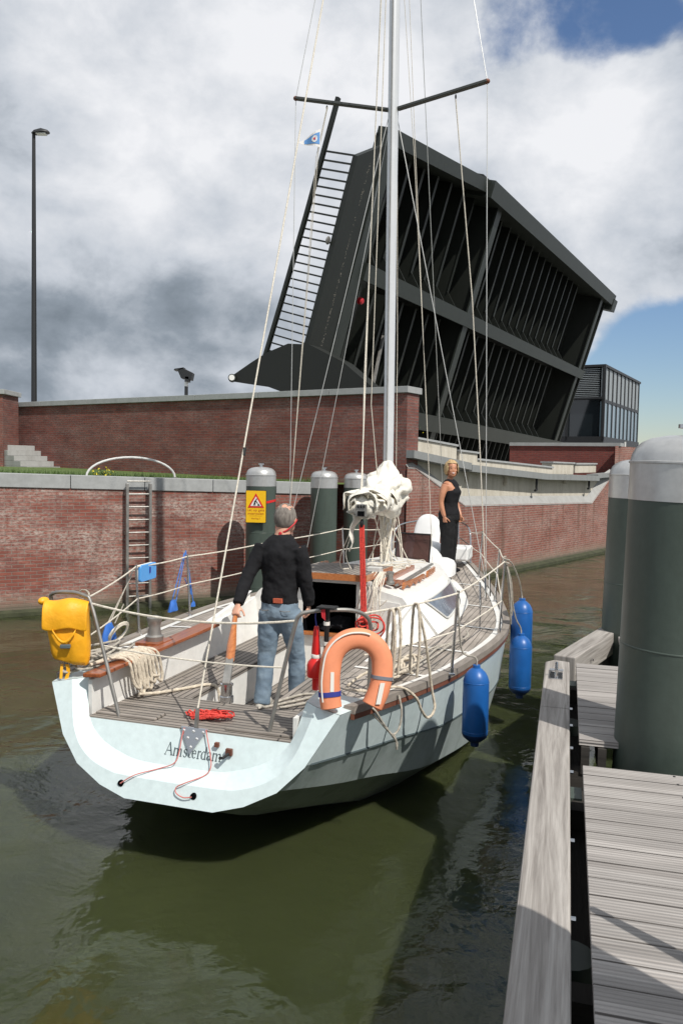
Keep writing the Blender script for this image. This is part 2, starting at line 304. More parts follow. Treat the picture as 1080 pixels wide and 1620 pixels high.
# ---------------------------------------------------------------- mesh helpers
class MB:
    def __init__(s, flip=False): s.v = []; s.f = []; s.uv = {}; s.flip = flip
    def add(s, vs, fs, uv=None):
        o = len(s.v); s.v += [Vector(p) for p in vs]
        for i, q in enumerate(fs):
            if uv: s.uv[len(s.f)] = uv[i]
            s.f.append([o+j for j in q])
        return s
    def box(s, c, size, ax=None):
        c = Vector(c); hx, hy, hz = (a/2 for a in size)
        X, Y, Z = ax if ax else (Vector((1, 0, 0)), Vector((0, 1, 0)), Vector((0, 0, 1)))
        vs = [c + X*(sx*hx) + Y*(sy*hy) + Z*(sz*hz) for sz in (-1, 1) for sy in (-1, 1) for sx in (-1, 1)]
        return s.add(vs, [(0, 2, 3, 1), (4, 5, 7, 6), (0, 1, 5, 4), (2, 6, 7, 3), (0, 4, 6, 2), (1, 3, 7, 5)])
    def bar(s, a, b, w_, h, up=(0, 0, 1)):
        a, b = Vector(a), Vector(b); X = (b-a); L = X.length; X.normalize()
        Y = Vector(up).cross(X)
        if Y.length < 1e-4: Y = Vector((0, 1, 0)).cross(X)
        Y.normalize(); Z = X.cross(Y)
        return s.box((a+b)/2, (L, w_, h), (X, Y, Z))
    def prism(s, poly, ext):
        e_ = Vector(ext); n = len(poly); vs = [Vector(p) for p in poly]; vs += [p+e_ for p in vs]
        return s.add(vs, [tuple(range(n))[::-1], tuple(range(n, 2*n))] + [(i, (i+1) % n, n+(i+1) % n, n+i) for i in range(n)])
    def loft(s, rings, closed=True, cap=True):
        n = len(rings[0]); vs = [p for r_ in rings for p in r_]; fs = []
        for i in range(len(rings)-1):
            for j in range(n if closed else n-1):
                k = (j+1) % n; fs.append((i*n+j, i*n+k, (i+1)*n+k, (i+1)*n+j))
        if cap and closed: fs += [tuple(range(n))[::-1], tuple((len(rings)-1)*n+j for j in range(n))]
        return s.add(vs, fs)
    def tube(s, pts, r, n=8, strand=0.0, pitch=0.12, cap=True, closed=False):
        pts = [Vector(p) for p in pts]
        if closed: pts = pts + [pts[0]]
        rs = r if isinstance(r, (list, tuple)) else [r]*len(pts)
        T = []
        for i in range(len(pts)):
            a = pts[max(0, i-1)]; b = pts[min(len(pts)-1, i+1)]; t = b-a
            T.append(t.normalized() if t.length > 1e-9 else Vector((0, 0, 1)))
        up = Vector((0, 0, 1)) if abs(T[0].z) < 0.9 else Vector((1, 0, 0))
        nrm = (up - T[0]*up.dot(T[0])).normalized(); rings = []; L = 0
        for i, p in enumerate(pts):
            if i: L += (p-pts[i-1]).length
            nrm = nrm - T[i]*nrm.dot(T[i])
            if nrm.length < 1e-6: nrm = T[i].orthogonal()
            nrm.normalize(); bn = T[i].cross(nrm); ring = []
            for j in range(n):
                a = 2*pi*j/n; q = rs[i]
                if strand: q *= 1 + strand*cos(3*(a - L/pitch*2*pi/3*1.0))
                ring.append(p + nrm*(cos(a)*q) + bn*(sin(a)*q))
            rings.append(ring)
        return s.loft(rings, True, cap)
    def lathe(s, prof, c, n=32, axis=None):
        c = Vector(c); A = Vector(axis).normalized() if axis else Vector((0, 0, 1)); X = A.orthogonal().normalized(); Y = A.cross(X)
        rings = [[c + A*z + X*(cos(2*pi*j/n)*r_) + Y*(sin(2*pi*j/n)*r_) for j in range(n)] for r_, z in prof]
        return s.loft(rings)
    def ell(s, c, rad, n=14, m=9, ax=None):
        c = Vector(c); X, Y, Z = ax if ax else (Vector((1, 0, 0)), Vector((0, 1, 0)), Vector((0, 0, 1)))
        rings = []
        for i in range(m+1):
            t = -pi/2 + pi*i/m; k = max(cos(t), 0.02)
            rings.append([c + X*(rad[0]*k*cos(2*pi*j/n)) + Y*(rad[1]*k*sin(2*pi*j/n)) + Z*(rad[2]*sin(t)) for j in range(n)])
        return s.loft(rings)

class Frame:
    def __init__(s, loc, rotz, flip): s.loc = Vector(loc); s.rot = rotz; s.flip = flip     # flip: second coordinate is to the right
    def loc3(s, p): return Vector((p[0], -p[1] if s.flip else p[1], p[2]))
    def world(s, p): return s.loc + Matrix.Rotation(s.rot, 3, 'Z') @ s.loc3(p)
WORLD = Frame((0, 0, 0), 0, False)
BOAT = Frame((-1.067, 5.722, 0), R(90-17.9), True)
DOCK = Frame((0, 0, 0), R(90-15.45), True)

class Thing:
    def __init__(s, name, label, cat, frame, base, group=None, kind=None):
        s.fr = frame; s.base = frame.loc3(base); s.name = name; s.props = dict(label=label, category=cat, group=group, kind=kind)
        s.root = bpy.data.objects.new(name, None); C.objects.link(s.root); s.root.empty_display_size = 0.2
        s.root.location = frame.world(base); s.root.rotation_euler = (0, 0, frame.rot); s.setp(s.root)
    def setp(s, o):
        for k, v in s.props.items():
            if v: o[k] = v
    def part(s, name, mb, mt, parent=None, smooth=False, bevel=0.0, label=None, kind=None, uvx=None, mods=None, angle=40):
        o = mkobj(name, mb, mt, s.fr, s.base, smooth, bevel, uvx, angle)
        o.parent = parent or s.root
        if label: o['label'] = label
        if kind: o['kind'] = kind
        if mods:
            for t, kw in mods:
                md = o.modifiers.new(t, t)
                for a, b in kw.items(): setattr(md, a, b)
        return o

def mkobj(name, mb, mt, fr, base, smooth=False, bevel=0.0, uvx=None, angle=40):
    me = bpy.data.meshes.new(name); bm = bmesh.new()
    vs = [bm.verts.new(fr.loc3(p)-base) for p in mb.v]; bm.verts.ensure_lookup_table()
    lay = bm.loops.layers.uv.new('UVMap')
    done = set()
    for i, q in enumerate(mb.f):
        try: fc = bm.faces.new([vs[j] for j in q])
        except ValueError: continue
        if i in mb.uv:
            for l_, c_ in zip(fc.loops, mb.uv[i]): l_[lay].uv = c_
            done.add(fc)
    if name == 'hair': bmesh.ops.remove_doubles(bm, verts=bm.verts, dist=.0004)
    bmesh.ops.recalc_face_normals(bm, faces=bm.faces)
    for fc in bm.faces:
        if fc in done: continue
        n = fc.normal
        for l_ in fc.loops:
            p = l_.vert.co + base
            if uvx:
                X = Vector(uvx); Y = n.cross(X)
                if Y.length < 0.3: Y = Vector((0, 0, 1)).cross(X) if abs(X.z) < 0.9 else Vector((0, 1, 0))
                Y.normalize(); l_[lay].uv = (p.dot(X), p.dot(Y))
            elif abs(n.z) > 0.75: l_[lay].uv = (p.x, p.y)
            else:
                t = Vector((-n.y, n.x, 0)).normalized(); l_[lay].uv = (p.dot(t), p.z)
    if smooth:
        for fc in bm.faces: fc.smooth = True
        for ed in bm.edges:
            if len(ed.link_faces) == 2 and ed.calc_face_angle(0) > R(angle): ed.smooth = False
    bm.to_mesh(me); bm.free(); me.materials.append(M[mt] if isinstance(mt, str) else mt)
    o = bpy.data.objects.new(name, me); C.objects.link(o)
    if bevel:
        b = o.modifiers.new('bevel', 'BEVEL'); b.width = bevel; b.segments = 2; b.limit_method = 'ANGLE'; b.angle_limit = R(40)
    return o

def single(name, mb, mt, label, cat, frame=WORLD, base=(0, 0, 0), group=None, kind=None, **k):
    o = mkobj(name, mb, mt, frame, frame.loc3(base), **k)
    o.location = frame.world(base); o.rotation_euler = (0, 0, frame.rot)
    for a, b in dict(label=label, category=cat, group=group, kind=kind).items():
        if b: o[a] = b
    return o
def structure(name, mb, mt, frame=WORLD, base=(0, 0, 0), kind='structure', **k):
    o = mkobj(name, mb, mt, frame, frame.loc3(base), **k); o.location = frame.world(base); o.rotation_euler = (0, 0, frame.rot); o['kind'] = kind
    return o
def smoothpath(pts, n=6, closed=False):
    P = [Vector(p) for p in pts]; out_ = []
    m = len(P)
    rng = range(m if closed else m-1)
    for i in rng:
        g = (lambda k: P[k % m]) if closed else (lambda k: P[min(max(k, 0), m-1)])
        a, b, c, d = g(i-1), g(i), g(i+1), g(i+2)
        for j in range(n):
            t = j/n
            out_.append(0.5*((2*b) + (c-a)*t + (2*a-5*b+4*c-d)*t*t + (3*b-a-3*c+d)*t**3))
    if not closed: out_.append(P[-1])
    return out_
def sag(a, b, d, n=12):
    a, b = Vector(a), Vector(b)
    return [a.lerp(b, i/n) - Vector((0, 0, d*4*(i/n)*(1-i/n))) for i in range(n+1)]
def copy_thing(root, loc, label=None, rotz=None):
    r_ = root.copy(); C.objects.link(r_); r_.location = loc
    if rotz is not None: r_.rotation_euler = (0, 0, rotz)
    if label: r_['label'] = label
    for ch in [o for o in C.objects if o.parent == root]:
        c_ = ch.copy(); C.objects.link(c_); c_.parent = r_
        for g_ in [o for o in C.objects if o.parent == ch]:
            d = g_.copy(); C.objects.link(d); d.parent = c_
    return r_
def H(h): return Vector((sin(R(h)), cos(R(h)), 0))

exec_order = []

# ---------------------------------------------------------------- water and ground
g = G('water')
co = g.coord('Object')
n1_ = g.noise(g.coord('Object', scale=(1, 1.0, 1)), 1.1, 4, 0.5, 0.6); n2_ = g.noise(co, 6.5, 4, 0.5, 0.3); n3_ = g.noise(co, 0.35, 3, 0.5, 1.2)
g.base(g.ramp(n3_, (0.3, (0.030, 0.038, 0.0145)), (0.7, (0.044, 0.053, 0.020))))
g.b.inputs['Subsurface Weight'].default_value = 1.0; g.b.inputs['Subsurface Scale'].default_value = 0.45; g.b.inputs['Subsurface Radius'].default_value = (1.0, 1.1, 0.6)
g.b.inputs['Roughness'].default_value = 0.03; g.b.inputs['IOR'].default_value = 1.33
n4_ = g.noise(co, 22, 3, 0.5)
hh = g.math('ADD', g.math('MULTIPLY', n1_, 1.0), g.math('ADD', g.math('MULTIPLY', n2_, 0.16), g.math('MULTIPLY', n4_, 0.045)))
gl = g.noise(co, 0.55, 2, 0.5, 0.8)
hh = g.math('MULTIPLY', hh, g.ramp(gl, (0.35, 0.35), (0.65, 1.0)))
g.bump(hh, 0.044)
structure('water', MB().add([(-400, -60, 0), (1500, -60, 0), (1500, 2500, 0), (-400, 2500, 0)], [(0, 1, 2, 3)]), 'water')

U1 = Vector((0.8786, 0.4775, 0)); W0 = Vector((-0.18, 17.74, 0))           # lower quay wall, going left from its right end
N1 = Vector((-U1.y, U1.x, 0))                                               # pointing inland
def lw(d, inl=0, z=0): return W0 - U1*d + N1*inl + Vector((0, 0, z))
def ztop(d): return 2.42 + 0.0235*d if d < 9 else 2.63
U2 = Vector((-0.8386, 0.545, 0)); K0 = Vector((1.40, 18.03, 0)); N2 = Vector((0.545, 0.8386, 0))
def uw(d, inl=0, z=0): return K0 + U2*d + N2*inl + Vector((0, 0, z))
WH = H(37.8); WN = Vector((-WH.y, WH.x, 0)); P0 = Vector((1.44, 18.0, 0))
def rw(s, inl=0, z=0): return P0 + WH*s + WN*inl + Vector((0, 0, z))

structure('quay_ground', MB().add([lw(0, .3, 2.39), lw(9, .3, 2.59), lw(40, .3, 2.59), uw(42, .1, 2.59), uw(12, .1, 2.59), uw(0.6, .1, 2.39)], [(0, 1, 4, 5), (1, 2, 3, 4)]), 'grass')
structure('upper_ground', MB().add([uw(0.3, .3, 4.25), uw(60, .3, 4.25), (-380, 300, 4.25), (-380, 2400, 4.25), (60, 2400, 4.25), (22, 70, 4.25), (4, 42, 4.25), (-1.9, 26.6, 4.25), (-2.6, 24.6, 4.25), (0.6, 18.9, 4.25)],
          [tuple(range(10))]), 'paving')
structure('lock_platform', MB().add([rw(0.2, .9, 2.5), rw(60, .9, 2.5), (60, 200, 2.5), (30, 200, 2.5), (4.1, 42, 2.5), (-2.5, 24.6, 2.5), (0.7, 18.9, 2.5)], [tuple(range(7))]), 'paving')
structure('far_bank', MB().add([(60, 420, 1.6), (1400, 300, 1.6), (1400, 2400, 1.6), (60, 2400, 1.6), ], [(0, 1, 2, 3)]).add([(60, 420, 0), (1400, 300, 0), (1400, 300, 1.6), (60, 420, 1.6)], [(0, 1, 2, 3)]), 'ground')

# ---------------------------------------------------------------- quay wall on the left
T = Thing('quay_wall', 'low red brick quay wall with pale coping and whitish stains, rising from the water on the left', 'wall', WORLD, lw(8))
mb = MB(); ds = [0, 2, 4, 6, 9, 20, 40]
for a, b in zip(ds[:-1], ds[1:]):
    q = [lw(a, 0, -1.5), lw(b, 0, -1.5), lw(b, 0, ztop(b)-.25), lw(a, 0, ztop(a)-.25)]
    mb.add(q, [(0, 1, 2, 3)], [[(-a, -1.5), (-b, -1.5), (-b, ztop(b)-.25), (-a, ztop(a)-.25)]])
mb.add([lw(0, 0, -1.5), lw(0, 0, ztop(0)-.25), lw(0, 1.6, ztop(0)-.25), lw(0, 1.6, -1.5)], [(0, 1, 2, 3)])
T.part('brick_face', mb, 'brick_quay')
mb = MB(); d = 0
while d < 34:
    e_ = d + 1.38
    za, zb = ztop(d), ztop(e_)
    mb.add([lw(d, -.03, za-.25), lw(e_-.012, -.03, zb-.25), lw(e_-.012, .45, zb-.25), lw(d, .45, za-.25), lw(d, -.03, za), lw(e_-.012, -.03, zb), lw(e_-.012, .45, zb), lw(d, .45, za)],
           [(0, 1, 2, 3), (4, 5, 6, 7), (0, 1, 5, 4), (1, 2, 6, 5), (2, 3, 7, 6), (3, 0, 4, 7)]); d = e_
T.part('coping', mb, 'coping', bevel=.008)
T.part('waterline_ledge', MB().add([lw(-.05, -.16, -.4), lw(40, -.16, -.4), lw(40, -.002, -.4), lw(-.05, -.002, -.4), lw(-.05, -.16, .07), lw(40, -.16, .07), lw(40, -.002, .10), lw(-.05, -.002, .10)],
       [(0, 1, 2, 3), (4, 5, 6, 7), (0, 1, 5, 4), (1, 2, 6, 5), (2, 3, 7, 6), (3, 0, 4, 7)]), 'algae')

T = Thing('retaining_wall', 'tall dark red brick wall with thin grey coping behind the low quay wall', 'wall', WORLD, uw(6))
zt = 4.57
mb = MB()
mb.add([uw(0, 0, -1.5), uw(26, 0, -1.5), uw(26, 0, zt-.14), uw(0, 0, zt-.14)], [(0, 1, 2, 3)], [[(0, -1.5), (-26, -1.5), (-26, zt-.14), (0, zt-.14)]])
mb.add([uw(0, 0, -1.5), uw(0, .55, -1.5), uw(0, .55, zt-.14), uw(0, 0, zt-.14)], [(0, 1, 2, 3)])
T.part('brick_face', mb, 'brick_upper')
mb = MB(); d = -.05
while d < 25:
    e_ = min(d+2.1, 26); mb.add([uw(d, -.07, zt-.14), uw(e_-.012, -.07, zt-.14), uw(e_-.012, .6, zt-.14), uw(d, .6, zt-.14), uw(d, -.07, zt), uw(e_-.012, -.07, zt), uw(e_-.012, .6, zt), uw(d, .6, zt)],
       [(0, 1, 2, 3), (4, 5, 6, 7), (0, 1, 5, 4), (1, 2, 6, 5), (2, 3, 7, 6), (3, 0, 4, 7)]); d += 2.1
T.part('coping', mb, 'coping', bevel=.006)

T = Thing('brick_pillar', 'square red brick pillar with a pale stone cap at the left end of the tall brick wall', 'pillar', WORLD, (-10.2, 24.4, 2.4))
T.part('brick_shaft', MB().box((-11.03, 24.52, 3.55), (2.2, 1.15, 2.3)), 'brick_upper')
T.part('cap', MB().box((-11.03, 24.52, 4.77), (2.34, 1.3, .14)), 'coping', bevel=.01)
mb = MB()
for i in range(6):
    mb.prism([uw(13.5, -1.15, 2.3+i*.155), uw(11.4+i*.30, -1.15, 2.3+i*.155), uw(11.4+i*.30, -.004, 2.3+i*.155), uw(13.5, -.004, 2.3+i*.155)], (0, 0, .152))
single('stone_stairs', mb, 'concrete_grey', 'pale stone steps climbing left towards the brick pillar', 'stairs', base=uw(10, -.6, 2.4), bevel=.008)

# grass along the top of the quay
mb = MB(); rnd = random.Random(3)
for i in range(7500):
    d = rnd.uniform(0, 19); inl = .47 + abs(rnd.gauss(0, .35)); p = lw(d, inl, ztop(d)-.03); h_ = rnd.uniform(.04, .15)*(1.3-min(inl, 1))+.1*(0.5+0.5*noise.noise(Vector((d*1.5, 0, 0))))
    a = rnd.uniform(0, pi); t_ = Vector((cos(a), sin(a), 0))*.006; ln = Vector((rnd.uniform(-.05, .05), rnd.uniform(-.05, .05), h_))
    mb.add([p-t_, p+t_, p+ln], [(0, 1, 2)])
single('grass', mb, 'leaf_green', 'rough green grass growing along the top of the quay', 'grass', kind='stuff')
def shrub(name, label, c, r_, n, fl, gp=None):
    T_ = Thing(name, label, 'plant', WORLD, c, gp); rn = random.Random(int(c[0]*100)); a, b, st = MB(), MB(), MB(); c = Vector(c)
    for i in range(n):
        q = Vector((rn.gauss(0, r_*.5), rn.gauss(0, r_*.4), abs(rn.gauss(r_*.5, r_*.4)))); s_ = rn.uniform(.012, .03)
        ax = Vector((rn.uniform(-1, 1), rn.uniform(-1, 1), rn.uniform(-1, 1))).normalized(); bx = ax.orthogonal()
        (b if rn.random() < fl else a).add([c+q-ax*s_, c+q+bx*s_*.5, c+q+ax*s_, c+q-bx*s_*.5], [(0, 1, 2, 3)])
        if i % 12 == 0: st.tube([c, c+q*.5, c+q], .003, 4)
    T_.part('foliage', a, 'leaf_green'); T_.part('stems', st, 'leaf_green')
    if len(b.v): T_.part('flowers', b, 'flower_yellow')
shrub('wild_shrub', 'small yellow-flowered weed under the white tube hoop on the quay', lw(4.75, .75, 2.42), .2, 420, .3)
shrub('wild_shrub', 'bushy green and yellow weed on top of the pale concrete wall below the raised bridge', rw(.75, .55, 3.50), .24, 500, .4)
T = Thing('tube_hoop', 'white bent tube forming a low arch on the quay top', 'handrail', WORLD, lw(5.0, .28, 2.5))
pts = [lw(3.45 + .86*(1-cos(pi*i/18)) , .28, 2.52 + .38*sin(pi*i/18)) for i in range(19)]
T.part('tube', MB().tube(pts, .021, 10), 'grey_white', smooth=True)
T.part('foot', MB().lathe([(.06, 0), (.06, .015)], lw(3.45, .28, 2.5), 12), 'galv'); T.part('foot', MB().lathe([(.06, 0), (.06, .015)], lw(5.17, .28, 2.52), 12), 'galv')

# steel ladder
T = Thing('steel_ladder', 'grey steel ladder fixed to the low brick wall down to the water', 'ladder', WORLD, lw(4.1, -.1, 0))
dl, dr = 4.50, 4.06
for d in (dl, dr):
    T.part('rail', MB().box(lw(d, -.14, 1.17), (.05, .075, 2.46), (U1, N1, Vector((0, 0, 1)))), 'galv', bevel=.004)
for i in range(10):
    T.part('rung', MB().tube([lw(dl, -.14, .24+i*.245), lw(dr, -.14, .24+i*.245)], .016, 8), 'galv', smooth=True)
for d in (dl, dr):
    for z in (.7, 1.45, 2.2): T.part('bracket', MB().box(lw(d, -.055, z), (.06, .115, .07), (U1, N1, Vector((0, 0, 1)))), 'galv')

# ---------------------------------------------------------------- lock wall on the right
T = Thing('lock_wall', 'long brick and pale concrete lock wall running back on the right behind the boat', 'wall', WORLD, rw(5))
SL = [(0, 2.80), (.3, 2.80), (2.6, 1.88), (11.0, 1.72), (12.5, 2.48), (13, 2.6)]
poly = [(-.02, -1.5), (30, -1.5), (30, 3.62), (13, 3.62)] + SL[::-1]
poly[-1] = (-.02, 2.80)
uvp = [(s, z) for s, z in poly]
bl = MB().add([rw(s, 0, z) for s, z in poly], [tuple(range(len(poly)))], [uvp])
T.part('brick_face', bl, 'brick_lock')
mb = MB()
for (s0, z0), (s1, z1) in zip(SL[:-1], SL[1:]):
    mb.add([rw(s0, -.012, z0-.03), rw(s1, -.012, z1-.03), rw(s1, .16, z1+.22), rw(s0, .16, z0+.22)], [(0, 1, 2, 3)])
T.part('sloping_ledge', mb, 'concrete_grey')
T.part('concrete_band', MB().add([rw(0, .165, 1.8), rw(13, .165, 1.8), rw(13, .165, 2.62), rw(11, .165, 2.55), rw(7.1, .165, 2.60), rw(2.6, .165, 2.8), rw(0, .165, 3.1)], [tuple(range(7))]), 'concrete')
BT = [(0.0, 3.17), (2.6, 2.92), (2.62, 2.88), (7.1, 2.66), (11.2, 2.60)]
def beam_strip(pts, h, o0, o1):
    m_ = MB()
    for (s0, z0), (s1, z1) in zip(pts[:-1], pts[1:]):
        if s1-s0 < .1: continue
        m_.add([rw(s0, o0, z0-h), rw(s1, o0, z1-h), rw(s1, o1, z1-h), rw(s0, o1, z0-h), rw(s0, o0, z0), rw(s1, o0, z1), rw(s1, o1, z1), rw(s0, o1, z0)],
               [(0, 1, 2, 3), (4, 5, 6, 7), (0, 1, 5, 4), (1, 2, 6, 5), (2, 3, 7, 6), (3, 0, 4, 7)])
    return m_
T.part('walkway_beam', beam_strip(BT, .17, -.16, .30), 'steel_beam_grey')
T.part('walkway_beam', beam_strip([(11.22, 2.64), (12.9, 2.70)], .13, -.10, .30), 'steel_beam_grey')
for s0, z0, s1, z1, h, o in ((0.02, 3.50, 2.72, 3.32, .42, .34), (2.80, 3.20, 3.72, 3.16, .34, .30), (3.8, 3.00, 8.6, 2.82, .22, .36), (8.9, 2.98, 10.6, 2.97, .35, .5), (10.75, 2.95, 12.6, 2.97, .28, .5)):
    T.part('parapet_block', beam_strip([(s0, z0), (s1, z1)], h, o, o+.35), 'concrete', bevel=.01)
    T.part('cap_stone', beam_strip([(s0-.02, z0+.05), (s1+.02, z1+.05)], .048, o-.04, o+.39), 'coping')
for s in (6.7, 10.7):
    T.part('drain_pipe', MB().tube(smoothpath([rw(s, .0, 2.52), rw(s, .0, 2.28), rw(s-.03, -.02, 2.2), rw(s-.16, -.03, 2.18)], 4), .035, 8), 'dark_metal', smooth=True)
for s in (2.9, 5.0, 9.0): T.part('support_post', MB().box(rw(s, .10, 2.50 if s > 4 else 2.6), (.09, .1, .30), (WH, WN, Vector((0, 0, 1)))), 'concrete')
T.part('waterline_ledge', MB().add([rw(0, -.2, -.4), rw(30, -.2, -.4), rw(30, -.2, .07), rw(0, -.2, .07), rw(0, -.01, .12), rw(30, -.01, .12)], [(0, 1, 2, 3), (3, 2, 5, 4)]), 'algae')

T = Thing('end_wall', 'brick wall with pale coping under the glass control cabin', 'wall', WORLD, (8.5, 29, 2.5))
A_, B_ = Vector((9.62, 28.6, 0)), Vector((6.2, 30.4, 0)); dA = (B_-A_).normalized()
nb_ = Vector((dA.y, -dA.x, 0)); nb_ = nb_ if nb_.y > 0 else -nb_
T.part('brick_face', MB().prism([A_+Vector((0, 0, 2.2)), B_+Vector((0, 0, 2.2)), B_+nb_*.6+Vector((0, 0, 2.2)), A_+nb_*.6+Vector((0, 0, 2.2))], (0, 0, 1.42)), 'brick_far')
T.part('coping', MB().prism([A_-dA*.08-nb_*.06+Vector((0, 0, 3.62)), B_-nb_*.06+Vector((0, 0, 3.62)), B_+nb_*.7+Vector((0, 0, 3.62)), A_-dA*.08+nb_*.7+Vector((0, 0, 3.62))], (0, 0, .12)), 'coping')

# ---------------------------------------------------------------- control cabin on a brick tower
BH = H(30); BX = Vector((-BH.y, BH.x, 0))
K = Vector((17.4, 55.0, 0))
def bp(a, b, z): return K + BH*a + BX*b + Vector((0, 0, z))
T = Thing('control_cabin', 'dark steel and glass bridge control cabin on a brick tower at the far right', 'building', WORLD, bp(6, 3, 2.5))
T.part('tower', MB().prism([bp(1.2, 2.2, 2.4), bp(11, 2.2, 2.4), bp(11, 8, 2.4), bp(1.2, 8, 2.4)], (0, 0, 6.8)), 'brick_far')
T.part('floor_slab', MB().prism([bp(-.1, -.1, 4.55), bp(12.6, -.1, 4.55), bp(12.6, 5, 4.55), bp(-.1, 5, 4.55)], (0, 0, .42)), 'black_paint')
T.part('roof', MB().prism([bp(-.1, -.1, 9.62), bp(12.6, -.1, 9.62), bp(12.6, 5, 9.62), bp(-.1, 5, 9.62)], (0, 0, .16)), 'black_paint')
T.part('interior', MB().prism([bp(.5, .6, 4.97), bp(12.0, .6, 4.97), bp(12.0, 4.6, 4.97), bp(.5, 4.6, 4.97)], (0, 0, 4.6)), 'glass_dark')
gp_ = T.part('side_glazing', MB().prism([bp(.12, .03, 4.97), bp(12.4, .03, 4.97), bp(12.4, .24, 4.97), bp(.12, .24, 4.97)], (0, 0, 2.35)), 'glass_sky_tint')
T.part('side_louvre', MB().prism([bp(.12, .03, 7.5), bp(12.4, .03, 7.5), bp(12.4, .22, 7.5), bp(.12, .22, 7.5)], (0, 0, 2.1)), 'louvre')
T.part('front_glazing', MB().prism([bp(.16, .3, 4.97), bp(.16, 4.9, 4.97), bp(.24, 4.9, 4.97), bp(.24, .3, 4.97)], (0, 0, 2.6)), 'glass_dark')
mb = MB()
for i in range(16): mb.prism([bp(.02, .3, 7.62+i*.125), bp(.02, 4.9, 7.62+i*.125), bp(.15, 4.9, 7.66+i*.125), bp(.15, .3, 7.66+i*.125)], (0, 0, .03))
T.part('front_louvre', mb, 'louvre')
for i in range(10):
    a = .05 + i*1.37
    T.part('mullion', MB().box(bp(a, .04, 7.15), (.2, .14, 4.95), (BH, BX, Vector((0, 0, 1)))), 'black_paint')
T.part('transom_bar', MB().box(bp(6.2, .06, 7.38), (12.5, .16, .2), (BH, BX, Vector((0, 0, 1)))), 'black_paint')
for b in (-.02, 2.4, 4.95): T.part('corner_post', MB().box(bp(.0, b, 7.15), (.2, .16, 4.95), (BH, BX, Vector((0, 0, 1)))), 'black_paint')
T.part('front_bar', MB().box(bp(.0, 2.4, 7.55), (.26, 5, .14), (BH, BX, Vector((0, 0, 1)))), 'black_paint')
T.part('desk', MB().box(bp(.45, 1.7, 5.6), (.3, 1.2, .9), (BH, BX, Vector((0, 0, 1)))), 'grey_white')
single('flag_pole', MB().tube([(18.6, 54, 2.5), (18.6, 54, 4.6)], .07, 8), 'grey_white', 'thin white post under the right end of the glass control cabin', 'post', base=(18.6, 54, 2.5), smooth=True)

# ---------------------------------------------------------------- raised bascule bridge
BO = Vector((-1.35, 25.32, 3.45)); bw_ = H(29.2); bn = Vector((bw_.y, -bw_.x, 0)); TH = R(73.5)
bl_ = bn*cos(TH) + Vector((0, 0, sin(TH))); bu = bn*sin(TH) - Vector((0, 0, cos(TH)))
def br(v, l, o): return BO + bw_*v + bl_*l + bu*o
def brbox(v0, v1, l0, l1, o0, o1, l0b=None, l1b=None):
    l0b = l0 if l0b is None else l0b; l1b = l1 if l1b is None else l1b
    vs = [br(v0, l0, o0), br(v1, l0b, o0), br(v1, l1b, o0), br(v0, l1, o0), br(v0, l0, o1), br(v1, l0b, o1), br(v1, l1b, o1), br(v0, l1, o1)]
    return MB().add(vs, [(0, 1, 2, 3), (4, 5, 6, 7), (0, 1, 5, 4), (1, 2, 6, 5), (2, 3, 7, 6), (3, 0, 4, 7)])
T = Thing('bascule_bridge', 'huge dark green steel bascule bridge leaf raised steeply with its ribbed underside showing', 'bridge', WORLD, (6, 38, 2.6))
def DP(v): return -.42 - 1.13*min(1, max(0, (v-.42)/4.58))
def ltop(v): return 9.55 + (10.47-9.55)*v/8.4 if v < 8.4 else 10.48
def lmid(v): return 5.80 - .006*v
def lbot(v): return 1.75 - .0195*v
T.part('deck_plate', MB().prism([br(5, -1.2, -1.55), br(30.4, -1.2, -1.55), br(30.4, 10.4, -1.55), br(8.4, 10.4, -1.55), br(5, 10.0, -1.55)], bu*.12)
       .prism([br(.42, -1.2, DP(.42)), br(5, -1.2, -1.55), br(5, 10.0, -1.55), br(.42, 9.4, DP(.42))], bu*.1), 'bridge_dark')
T.part('edge_girder', brbox(-.9, .42, -1.0, 8.35, -.16, 0, -1.0, 9.1), 'bridge_steel')
lm = MB(); rl_ = random.Random(9)
for i in range(260):
    l_ = rl_.uniform(.2, 8.4); v_ = -.22+rl_.gauss(0, .022)+.05*(l_/9); z_ = rl_.uniform(.006, .022)
    lm.add([br(v_, l_, .004), br(v_+z_, l_, .004), br(v_+z_*.8, l_+z_*1.6, .004), br(v_, l_+z_, .004)], [(0, 1, 2, 3)])
T.part('lichen', lm, 'rope_dirty', kind='stuff')
T.part('main_girder', brbox(.42, .62, -1.2, 9.45, -.40, .03, -1.2, 9.47), 'bridge_edge')
T.part('main_girder', brbox(.62, 1.0, -1.2, 9.45, -.1, .03, -1.2, 9.5), 'bridge_edge')
for v in (10.0, 29.05):
    T.part('main_girder', brbox(v-.07, v+.07, -1.4, ltop(v)-.55, -1.43, -.02), 'bridge_steel')
    T.part('girder_flange', brbox(v-.24, v+.24, -1.4, ltop(v)-.55, -.02, .05), 'bridge_edge')
T.part('main_girder', brbox(30.3, 30.42, -1.4, 10.0, -1.43, -.05), 'bridge_steel')
T.part('cross_beam', brbox(1.0, 30.2, lmid(0)-.52, lmid(0), -.02, .12, lmid(30)-.52, lmid(30)), 'bridge_edge')
T.part('cross_beam', brbox(4.5, 30.2, lmid(4)-.32, lmid(4)-.22, -1.43, -.03, lmid(30)-.32, lmid(30)-.22), 'bridge_steel')
T.part('cross_beam', brbox(1.0, 30.6, lbot(0)-.75, lbot(0)-.1, -.02, .14, lbot(30)-.75, lbot(30)-.1), 'bridge_edge')
T.part('cross_beam', brbox(4.5, 30.6, lbot(4)-.45, lbot(4)-.35, -1.43, -.03, lbot(30)-.45, lbot(30)-.35), 'bridge_steel')
